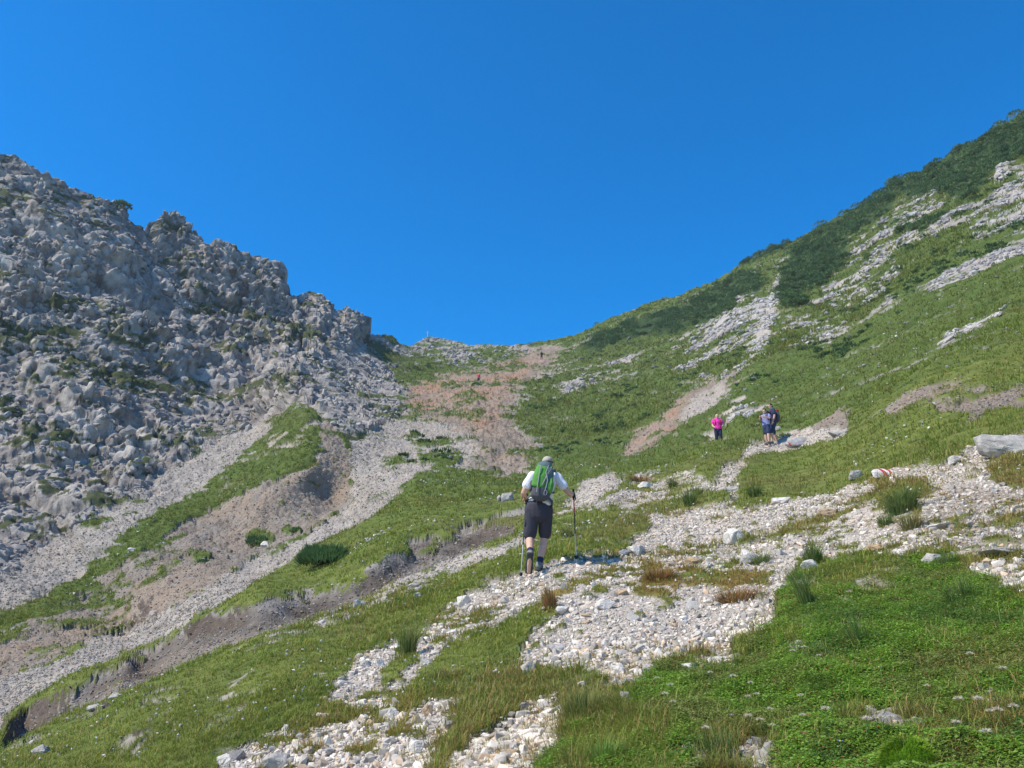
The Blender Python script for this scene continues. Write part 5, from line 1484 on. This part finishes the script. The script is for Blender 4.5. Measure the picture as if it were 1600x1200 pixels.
def build_person(name_label, loc, rz, J, cfg):
    """J: joints in metres, x right, y ahead, z up; cfg: clothes, colours"""
    vox = cfg.get('vox', .011)
    up_t = J['neck'] - J['pelvis']; side = J['shR'] - J['shL']; side = side / np.linalg.norm(side)
    hside = J['hipR'] - J['hipL']; hside = hside / np.linalg.norm(hside)
    fw = np.cross(np.array([0, 0, 1.0]), side); fw /= np.linalg.norm(fw)
    chest = lerp(J['pelvis'], J['neck'], .68) + fw * .01
    belly = lerp(J['pelvis'], J['neck'], .32)
    b = cfg.get('build', 1.0)
    body = [tube_arrays([J['pelvis'] - up_t * .02, belly, chest, lerp(J['pelvis'], J['neck'], .88)], np.array([[.155, .11], [.145, .105], [.165, .112], [.11, .075]]) * b, 16, ell=side)]
    body += [tube_arrays([lerp(J['pelvis'], J['neck'], .85), J['neck'], lerp(J['neck'], J['head'], .6)], np.array([.075, .058, .055]) * b, 12)]
    body += [limb(J['shL'], J['elL'], J['wrL'], np.array([.055, .050, .041, .042, .027]) * b), limb(J['shR'], J['elR'], J['wrR'], np.array([.055, .050, .041, .042, .027]) * b)]
    body += [tube_arrays([J['shL'], lerp(J['pelvis'], J['neck'], .90), J['shR']], np.array([.055, .065, .055]) * b, 12)]
    body += [limb(J['hipL'], J['knL'], J['anL'], np.array([.092, .082, .056, .060, .036]) * b), limb(J['hipR'], J['knR'], J['anR'], np.array([.092, .082, .056, .060, .036]) * b)]
    for s_ in 'LR':      # calf muscle sits behind the shin
        k, a = J['kn' + s_], J['an' + s_]
        body.append(tube_arrays([lerp(k, a, .12), lerp(k, a, .32) - fw * .018, lerp(k, a, .58)], np.array([.040, .052, .036]) * b, 10))
    for s_, sg in (('L', -1), ('R', 1)):
        body += hand(J['wr' + s_], J['hd' + s_] - J['wr' + s_], J.get('pn' + s_, fw), sg, cfg.get('curl' + s_, .5))
    hp, T, M_, bl = head_parts(J['head'], J.get('look', fw), J.get('hup', A(0, 0, 1)))
    body += hp
    for s_ in 'LR':
        h, t = J['heel' + s_], J['toe' + s_]
        body.append(tube_arrays([h + (J['an' + s_] - h) * .3, lerp(h, t, .5), lerp(h, t, .9)], [.034, .036, .028], 10))
        body.append(tube_arrays([J['an' + s_], lerp(J['an' + s_], h + (t - h) * .2, .35)], [.036, .026], 10))
    me, co = fused(body, cfg.get('bvox', .008), 2, 'person')
    finish(me, cfg.get('skin', SKIN))
    root = link('person', me, label=name_label, category='person')
    root.location = Vector([float(x) for x in loc]); root.rotation_euler = (0, 0, rz)
    # eyes
    for sx_ in (-1, 1):
        v, f = bl(sx_ * .031, .074, .004, (.0125, .0125, .0105)); put('eye', v, f, EYE_W, root)
        v, f = bl(sx_ * .031, .0845, .004, (.0055, .0035, .0055)); put('pupil', v, f, EYE_D, root)
    # shirt
    sr = cfg.get('shirt_r', 1.0)
    lo = lerp(J['pelvis'], J['neck'], cfg.get('shirt_lo', .03))
    sp = [tube_arrays([lo, belly, chest, lerp(J['pelvis'], J['neck'], .86), lerp(J['pelvis'], J['neck'], .97)], np.array([[.190, .145], [.182, .140], [.196, .140], [.150, .105], [.075, .070]]) * b * sr, 20, ell=side),
          tube_arrays([J['shL'] + side * .03, lerp(J['pelvis'], J['neck'], .90), J['shR'] - side * .03], np.array([.078, .088, .078]) * b * sr, 14)]
    for s_ in 'LR':
        t = cfg.get('sleeve', .62)
        e = lerp(J['sh' + s_], J['el' + s_], min(t, 1.0))
        pts = [J['sh' + s_], lerp(J['sh' + s_], e, .55), e]; rr = [.078, .078, .082]
        if t > 1:
            pts = [J['sh' + s_], J['el' + s_], lerp(J['el' + s_], J['wr' + s_], t - 1)]; rr = [.074, .058, .040]
        sp.append(tube_arrays(pts, np.array(rr) * b * sr, 14))
    me, co = fused(sp, vox, 2, 'shirt'); wrinkle(me, co, .016, .11, 5, (1, 1, .55)); finish(me, cfg['shirt']); link('shirt', me, root)
    # shorts or trousers
    hem = cfg.get('hem', .86)        # along hip-knee, >1 goes down the shin
    lp = [tube_arrays([J['pelvis'] + up_t * .10, J['pelvis'], lerp(J['hipL'], J['hipR'], .5) - A(0, 0, .05)], np.array([[.168, .128], [.185, .145], [.175, .135]]) * b, 18, ell=hside)]
    for s_ in 'LR':
        if hem <= 1:
            e = lerp(J['hip' + s_], J['kn' + s_], hem)
            lp.append(tube_arrays([J['hip' + s_] + A(0, 0, .02), lerp(J['hip' + s_], e, .5), lerp(J['hip' + s_], e, .97), e], np.array([.106, .102, .098, .094]) * b, 16))
        else:
            e = lerp(J['kn' + s_], J['an' + s_], hem - 1)
            lp.append(tube_arrays([J['hip' + s_], lerp(J['hip' + s_], J['kn' + s_], .6), J['kn' + s_], e], np.array([.108, .098, .078, .062]) * b, 14))
    me, co = fused(lp, vox, 2, 'shorts'); wrinkle(me, co, .014, .12, 15, (1, 1, .5)); finish(me, cfg['shorts'])
    link('shorts' if hem <= 1 else 'trousers', me, root)
    # socks and boots
    for s_ in 'LR':
        an, h, t = J['an' + s_], J['heel' + s_], J['toe' + s_]
        if cfg.get('sock') is not None:
            tp = lerp(an, J['kn' + s_], cfg.get('sock_h', .22))
            V, F = tube_arrays([an - (tp - an) * .3, lerp(an, tp, .5), tp], [.045, .048, .050], 14); put('sock', V, F, cfg['sock'], root)
        ax = (t - h) / np.linalg.norm(t - h); u_ = an - h; u_ = u_ - ax * (u_ @ ax); u_ /= np.linalg.norm(u_) + 1e-9
        sd_ = np.cross(ax, u_)
        up_parts = [tube_arrays([h + u_ * .05 + ax * .02, lerp(h, t, .45) + u_ * .048, lerp(h, t, .8) + u_ * .034, t + u_ * .028 - ax * .02], np.array([[.050, .050], [.052, .048], [.058, .038], [.050, .028]]), 14, ell=sd_),
                    tube_arrays([h + u_ * .05 + ax * .035, lerp(h + ax * .04, an, .95)], [.052, .055], 14)]
        me, co = fused(up_parts, .008, 2, 'boot'); finish(me, cfg['boot']); bt = link('boot', me, root)
        V, F = tube_arrays([h - u_ * .004 - ax * .01, lerp(h, t, .3) + u_ * .006, lerp(h, t, .65) + u_ * .004, t + u_ * .008 - ax * .015], np.array([[.052, .022], [.048, .020], [.062, .021], [.052, .019]]), 14, ell=sd_)
        put('sole', V, F, cfg['sole'], bt)
    # hair and cap
    hv, hf = bl(0, -.014, .034, (.081, .096, .088))
    me, co = fused([(hv, hf), bl(0, -.045, -.02, (.066, .058, .062))], .008, 1, 'hair')
    fwd_co = (co - T(0, 0, 0)) @ M_
    keep_ = ~((fwd_co[:, 1] > .045) & (fwd_co[:, 2] < .062))
    bm = bmesh.new(); bm.from_mesh(me); bm.verts.ensure_lookup_table()
    bmesh.ops.delete(bm, geom=[bm.verts[i] for i in np.where(~keep_)[0]], context='VERTS'); bm.to_mesh(me); bm.free()
    finish(me, cfg['hair']); link('hair', me, root)
    if cfg.get('long_hair'):
        v, f = tube_arrays([T(0, -.07, .03), T(0, -.10, -.06), T(0, -.09, -.17)], [.05, .045, .02], 12); put('ponytail', v, f, cfg['hair'], root)
    if cfg.get('cap') is not None:
        v, f = bl(0, -.010, .050, (.088, .104, .082))
        z = ((v - T(0, 0, 0)) @ M_)[:, 2]
        v = v - np.outer(np.minimum(z - .025, 0), M_[:, 2])
        cp = put('cap', v, f, cfg['cap'], root)
        v, f = tube_arrays([T(0, .06, .045), T(0, .12, .036), T(0, .155, .026)], np.array([[.075, .010], [.068, .008], [.04, .006]]), 14, ell=M_[:, 0]); put('peak', v, f, cfg['cap'], cp)
        if cfg.get('cap_band') is not None:
            a_ = np.linspace(0, 2 * math.pi, 25)[:-1]
            rg = np.array([T(math.cos(q) * .0885, -.010 + math.sin(q) * .1045, .034) for q in a_] )
            v, f = tube_arrays(np.vstack([rg, rg[:1]]), np.full(25, .010), 6); put('cap_band', v, f, cfg['cap_band'], cp)
    return root, dict(fw=fw, side=side, T=T)

WHITE_T = cloth("white_cotton", (.80, .80, .84)); DK_SHORT = cloth("charcoal_cloth", (.055, .052, .066)); NAVY = cloth("navy_cloth", (.030, .034, .070))
GREYHAIR = cloth("grey_hair", (.20, .17, .14)); BLACKHAIR = cloth("dark_hair", (.03, .022, .018)); BLOND = cloth("fair_hair", (.52, .42, .26))
CAPM = cloth("sand_grey_cap", (.42, .39, .33)); CAPB = cloth("cap_band_brown", (.13, .11, .09))
BOOTM = cloth("grey_suede_boot", (.20, .20, .20)); SOLEM = cloth("boot_rubber", (.062, .064, .066)); BLK = cloth("black_rubber", (.02, .02, .022), .1, .6)
PINK = cloth("magenta_fabric", (.78, .045, .36)); LILAC = cloth("lilac_blue_fabric", (.24, .25, .46)); DNAVY = cloth("dark_blue_fabric", (.035, .05, .10)); RED = cloth("red_fabric", (.70, .12, .12)); DKRED = cloth("dark_red_fabric", (.30, .03, .04))
GREENP = cloth("green_pack_fabric", (.10, .29, .055), .5, .7); DGREEN = cloth("grey_green_pack_fabric", (.10, .15, .155), .5, .7); DGREY = cloth("dark_grey_pack_fabric", (.09, .09, .10), .5, .75); GREYM = cloth("grey_webbing", (.28, .29, .31), .4, .7)
STEEL = simple("pole_alloy", (.62, .60, .56), .35, .05, 40, metal=.6); POLER = simple("red_pole_lacquer", (.62, .03, .06), .35, .05, 40); POLEB = simple("black_pole_lacquer", (.03, .03, .03), .35, .05, 40)

ih = at(843, 893)
hiker_p = PV[ih].copy(); hD = float(QD[ih])
HS = hD * 187 / FPX / 1.775            # keeps the walker as tall as seen
J = dict(pelvis=A(0, 0, .97), neck=A(.115, .13, 1.53), head=A(.145, .175, 1.655), shL=A(-.095, .11, 1.455), shR=A(.285, .09, 1.44),
         elL=A(-.245, .10, 1.185), wrL=A(-.20, .33, 1.16), hdL=A(-.19, .43, 1.15), elR=A(.475, .10, 1.175), wrR=A(.525, .27, 1.215), hdR=A(.552, .36, 1.235),
         hipL=A(-.105, 0, .90), hipR=A(.105, 0, .90), knL=A(-.145, .05, .49), anL=A(-.150, -.20, .20), knR=A(.085, .16, .52), anR=A(-.005, .05, .115),
         heelL=A(-.155, -.27, .145), toeL=A(-.165, -.085, -.055), heelR=A(-.02, .01, .035), toeR=A(.005, .27, .075), pnL=A(.3, 0, -1), pnR=A(-1, 0, -.1))
J['anL'] = A(-.145, -.235, .245)
J['heelL'] = A(-.150, -.315, .225); J['toeL'] = A(-.170, -.165, -.045)
hiker, HI = build_person('walker seen from behind with white shirt, dark shorts and green backpack', hiker_p, 0, {k: v * HS for k, v in J.items()} if False else J,
    dict(shirt=WHITE_T, shorts=DK_SHORT, sock=NAVY, boot=BOOTM, sole=SOLEM, hair=GREYHAIR, cap=CAPM, cap_band=CAPB, hem=.84, sleeve=.50, curlR=1.0, curlL=1.0, shirt_r=.93, sock_h=.20, build=1.03, shirt_lo=.09, vox=.009))
hiker.scale = (HS, HS, HS)
# cargo pocket and shirt hem details
V, F = tube_arrays([A(-.205, .0, .78), A(-.215, .0, .68)], np.array([[.05, .016], [.05, .016]]), 12, ell=A(0, 1, 0)); put('cargo_pocket', V, F, DK_SHORT, hiker)
# --- backpack
ax_up = (J['neck'] - J['pelvis']); ax_up /= np.linalg.norm(ax_up)
ax_r = HI['side'] - ax_up * (HI['side'] @ ax_up); ax_r /= np.linalg.norm(ax_r)
ax_b = -np.cross(ax_up, ax_r); ax_b = ax_b if ax_b[1] < 0 else -ax_b
O_ = lerp(J['pelvis'], J['neck'], .10) + ax_b * .14
def PK(x, b_, z): return O_ + ax_r * x + ax_b * b_ + ax_up * z
bp = empty('backpack', hiker_p, label='green hiking backpack with dark base on the walker in white', category='backpack'); bp.scale = (HS, HS, HS)
def pk(name, pts, rad, mat, seg=18, wr=.006, vox=.009, par=None):
    me, co = fused([tube_arrays([PK(*q) for q in p_], np.array(r_), seg, ell=ax_r) for p_, r_ in zip(pts, rad)], vox, 2, name)
    wrinkle(me, co, wr, .08, 9); finish(me, mat); return link(name, me, par or bp)
main = pk('pack_body', [[(0, .10, .10), (0, .12, .26), (0, .11, .42)]], [[(.145, .092), (.160, .100), (.145, .092)]], DGREEN)
pk('pack_base', [[(0, .10, .02), (0, .11, .10)]], [[(.150, .090), (.158, .102)]], DGREY)
pk('pack_lid', [[(-.01, .10, .50), (.0, .08, .53)]], [[(.125, .085), (.100, .070)]], DGREEN)
pk('lid_pocket', [[(-.085, .13, .475), (0, .165, .485), (.085, .13, .475)]], [[(.035, .045), (.035, .05), (.035, .045)]], GREENP)
pk('front_pocket', [[(-.045, .19, .13), (-.045, .205, .28), (-.035, .18, .44)]], [[(.105, .034), (.108, .036), (.095, .034)]], GREENP)
pk('side_pocket', [[(.135, .14, .10), (.14, .15, .20), (.125, .13, .30)]], [[(.042, .065), (.046, .07), (.028, .05)]], GREENP, vox=.008)
pk('side_pocket', [[(-.150, .12, .08), (-.150, .13, .20)]], [[(.028, .055), (.028, .055)]], DGREY, vox=.008)
for pts in ([(-.06, .245, .44), (-.055, .248, .28), (-.05, .235, .12), (-.045, .215, .02)], [(.055, .225, .47), (.035, .235, .35), (.085, .235, .22), (.075, .22, .06)], [(.10, .20, .45), (.055, .225, .30), (.02, .24, .14)]):
    V, F = tube_arrays(np.array([PK(*q) for q in pts]), np.full((len(pts), 2), .0075), 8); put('compression_strap', V, F, GREYM, bp)
a_ = np.linspace(0, 2 * math.pi, 15)
V, F = tube_arrays(np.array([PK(.085 + .022 * math.cos(q), .215, .03 + .045 * math.sin(q)) for q in a_]), np.full(15, .0045), 6); put('hanging_loop', V, F, GREYM, bp)
for sx_ in (-1, 1):
    V, F = tube_arrays(np.array([PK(sx_ * .10, .03, .46), PK(sx_ * .125, -.03, .55), PK(sx_ * .135, -.14, .54), PK(sx_ * .135, -.27, .42), PK(sx_ * .15, -.24, .28), PK(sx_ * .175, -.10, .18), PK(sx_ * .15, .03, .12)]), np.array([[.026, .009]] * 7), 8, ell=ax_r)
    put('shoulder_strap', V, F, DGREY, bp)
    V, F = tube_arrays(np.array([PK(sx_ * .13, .04, .03), PK(sx_ * .195, -.05, .01), PK(sx_ * .19, -.18, 0), PK(sx_ * .04, -.30, 0)]), np.array([[.010, .030]] * 4), 8, ell=ax_r)
    put('hip_belt', V, F, DGREY, bp)
# --- trekking poles
def pole(label, top, tip, cols, hand_c):
    o = empty('trekking_pole', hiker_p, label=label, category='trekking pole', group='trekking poles of the walker in white'); o.scale = (HS, HS, HS)
    d = tip - top; L = np.linalg.norm(d); d /= L
    def seg(nm, a, b_, r0, r1, m, s=10):
        V, F = tube_arrays([top + d * a, top + d * (a + b_) / 2, top + d * b_], [r0, (r0 + r1) / 2, r1], s); return put(nm, V, F, m, o)
    seg('grip', -.03, .13, .017, .014, BLK)
    seg('upper_shaft', .13, .13 + (L - .13) * .22, .009, .009, cols[0])
    seg('middle_shaft', .13 + (L - .13) * .22, .13 + (L - .13) * .55, .0085, .0085, cols[1])
    seg('lower_shaft', .13 + (L - .13) * .55, L - .05, .007, .006, cols[2])
    seg('tip', L - .05, L, .006, .004, STEEL)
    V, F = tube_arrays([top + d * (L - .085), top + d * (L - .078)], [.028, .024], 14); put('basket', V, F, BLK, o)
    q = top + d * .0
    V, F = tube_arrays([q, q + A(.02, .0, -.05), q + A(.03, -.01, -.12), q + A(.01, -.01, -.16), q + A(-.01, 0, -.10), q], np.array([[.010, .003]] * 6), 6); put('wrist_strap', V, F, BLK, o)
    return o
def ground_local(x, y):
    w = hiker_p + A(x, y, 0) * HS
    d2_ = (PV[:, 0] - w[0]) ** 2 + (PV[:, 1] - w[1]) ** 2
    k = np.argsort(d2_)[:6]
    return float((np.mean(PV[k, 2]) - hiker_p[2]) / HS)
gR = A(.553, .335, 1.26); tR = A(.556, .12, 0); tR[2] = ground_local(.556, .12) + .0
pole('upright hiking pole with red upper shaft in the right hand', gR, tR, (POLER, POLEB, STEEL), J['hdR'])
gL = A(-.185, .40, 1.20); tL = A(-.285, .10, 0); tL[2] = ground_local(-.285, .10)
pole('hiking pole half hidden behind the walker\'s left leg', gL, tL, (POLEB, POLEB, STEEL), J['hdL'])

# --- generic standing joints for the people farther away
def standing(h=1.75, step=.10, armL=(0, 0, 0), armR=(0, 0, 0)):
    k = h / 1.75
    j = dict(pelvis=A(0, 0, .95), neck=A(0, .02, 1.50), head=A(0, .045, 1.635), shL=A(-.185, .01, 1.42), shR=A(.185, .01, 1.42), elL=A(-.235, .0, 1.15), wrL=A(-.23, .10, .93), hdL=A(-.23, .13, .84),
             elR=A(.235, .0, 1.15), wrR=A(.23, .10, .93), hdR=A(.23, .13, .84), hipL=A(-.09, 0, .90), hipR=A(.09, 0, .90), knL=A(-.10, step * .6 + .02, .50), anL=A(-.10, step, .09), knR=A(.10, -step * .3 + .03, .50), anR=A(.10, -step, .09),
             heelL=A(-.10, step - .05, .02), toeL=A(-.11, step + .20, .015), heelR=A(.10, -step - .05, .02), toeR=A(.11, -step + .20, .015), pnL=A(1, 0, 0), pnR=A(-1, 0, 0))
    return {a: v * k for a, v in j.items()}
def small_pack(root_loc, rz, label, col1, col2, h=1.0, z0=1.05):
    o = empty('backpack', root_loc, rz, label=label, category='backpack')
    me, co = fused([tube_arrays([A(0, -.21, z0), A(0, -.235, z0 + .20), A(0, -.21, z0 + .36)], np.array([[.14, .09], [.15, .105], [.12, .08]]) * h, 14, ell=A(1, 0, 0))], .012, 2, 'pack_body'); finish(me, col1); link('pack_body', me, o)
    V, F = tube_arrays([A(-.06, -.21, z0 + .42), A(.06, -.21, z0 + .42)], [.06, .06], 12); put('pack_lid', V, F, col2, o)
    for s_ in (-1, 1):
        V, F = tube_arrays([A(s_ * .10, -.13, z0 + .38), A(s_ * .12, 0, z0 + .455), A(s_ * .125, .13, z0 + .36), A(s_ * .13, .165, z0 + .2), A(s_ * .17, .05, z0 + .06), A(s_ * .13, -.13, z0 + .02)], np.array([[.024, .010]] * 6), 8, ell=A(1, 0, 0)); put('shoulder_strap', V, F, col2, o)
    return o
# woman in magenta coming down towards the camera, half hidden by the grassy rise
kk = np.argmin((PXG.ravel() - 1122) ** 2 + (PYG.ravel() - 680) ** 2)
pw = PV[kk]; sc_ = 1.0
j = standing(1.66, .10); j['elL'] = A(-.26, .02, 1.09); j['wrL'] = A(-.20, .20, .98); j['hdL'] = A(-.18, .28, .96); j['elR'] = A(.26, .02, 1.09); j['wrR'] = A(.22, .20, .96); j['hdR'] = A(.20, .28, .93)
build_person('walker in a magenta top coming downhill behind the grassy rise', pw, math.pi - .1, j,
    dict(shirt=PINK, shorts=NAVY, sock=None, boot=BOOTM, sole=SOLEM, hair=BLOND, hem=1.8, sleeve=.45, vox=.014, bvox=.010, long_hair=True, build=1.05))
small_pack(pw, math.pi - .1, 'dark backpack on the walker in magenta', DKRED, DKRED, .85, .96)
# man in dark clothes on the path, seen from his side, and a shorter companion in lilac beyond him
im_ = at(1212, 694); pm_ = PV[im_]
j = standing(1.78, .17); j['hdR'] = A(.23, .30, .80); j['wrR'] = A(.235, .20, .87); j['look'] = A(-.3, .95, -.15)
build_person('tall dark haired walker with navy top and dark shorts on the path', pm_, math.radians(95), j,
    dict(shirt=DNAVY, shorts=DNAVY, sock=None, boot=BOOTM, sole=SOLEM, hair=BLACKHAIR, hem=.98, sleeve=.55, vox=.014, bvox=.010))
small_pack(pm_, math.radians(95), 'dark grey backpack on the tall dark haired walker', DGREY, DKRED, .9, 1.03)
ia_ = at(1200, 694); pa_ = PV[ia_]
j = standing(1.50, .08); j['elL'] = A(-.24, .06, 1.06); j['wrL'] = A(-.12, .26, 1.10); j['hdL'] = A(-.08, .34, 1.14); j['elR'] = A(.24, .06, 1.06); j['wrR'] = A(.10, .26, 1.10); j['hdR'] = A(.06, .34, 1.14)
build_person('shorter walker in a lilac blue shirt beside the tall one', pa_, math.radians(130), j,
    dict(shirt=LILAC, shorts=DNAVY, sock=None, boot=BOOTM, sole=SOLEM, hair=BLACKHAIR, hem=.8, sleeve=.5, vox=.014, bvox=.010, long_hair=True, build=.93))
small_pack(pa_, math.radians(130), 'small black backpack on the walker in lilac blue', BLK, BLK, .8, .95)
# far walkers near the pass
def far(px, py, label, h, cfg, rz):
    p_, D_ = P_at(px, py)
    j = standing(h, .15)
    base = dict(sock=None, boot=BOOTM, sole=SOLEM, hair=BLACKHAIR, hem=.9, sleeve=.6, vox=.02, bvox=.013); base.update(cfg)
    r_, _ = build_person(label, p_, rz, j, base)
    return r_, p_
far(747, 600, 'far walker in a red shirt on the reddish ground', 1.78, dict(shirt=RED, shorts=NAVY), math.pi + .3)
far(847, 562, 'distant dark clothed figure on the stony slope near the pass', 1.75, dict(shirt=BLK, shorts=DNAVY, hem=1.8, sleeve=1.8), .6)

# ------------------------------------------------------------------ the air of the valley
hm = bpy.data.materials.new("valley_air"); hm.use_nodes = True
hn = hm.node_tree; hn.nodes.clear()
ho = hn.nodes.new("ShaderNodeOutputMaterial"); hv_ = hn.nodes.new("ShaderNodeVolumePrincipled")
hv_.inputs['Color'].default_value = (.72, .80, .92, 1); hv_.inputs['Density'].default_value = .00035; hv_.inputs['Anisotropy'].default_value = .2
hn.links.new(hv_.outputs[0], ho.inputs['Volume'])
lo_ = np.minimum(VV.min(0), gv.min(0)) - [5, 5, 1.5]; hi_ = np.maximum(VV.max(0), gv.max(0)) + [5, 5, 8]
bmh = bmesh.new(); bmesh.ops.create_cube(bmh, size=1)
for v_ in bmh.verts: v_.co = [lo_[k_] + (v_.co[k_] + .5) * (hi_[k_] - lo_[k_]) for k_ in range(3)]
mh = bpy.data.meshes.new('haze'); bmh.to_mesh(mh); bmh.free(); mh.materials.append(hm)
link('haze', mh, kind='stuff')
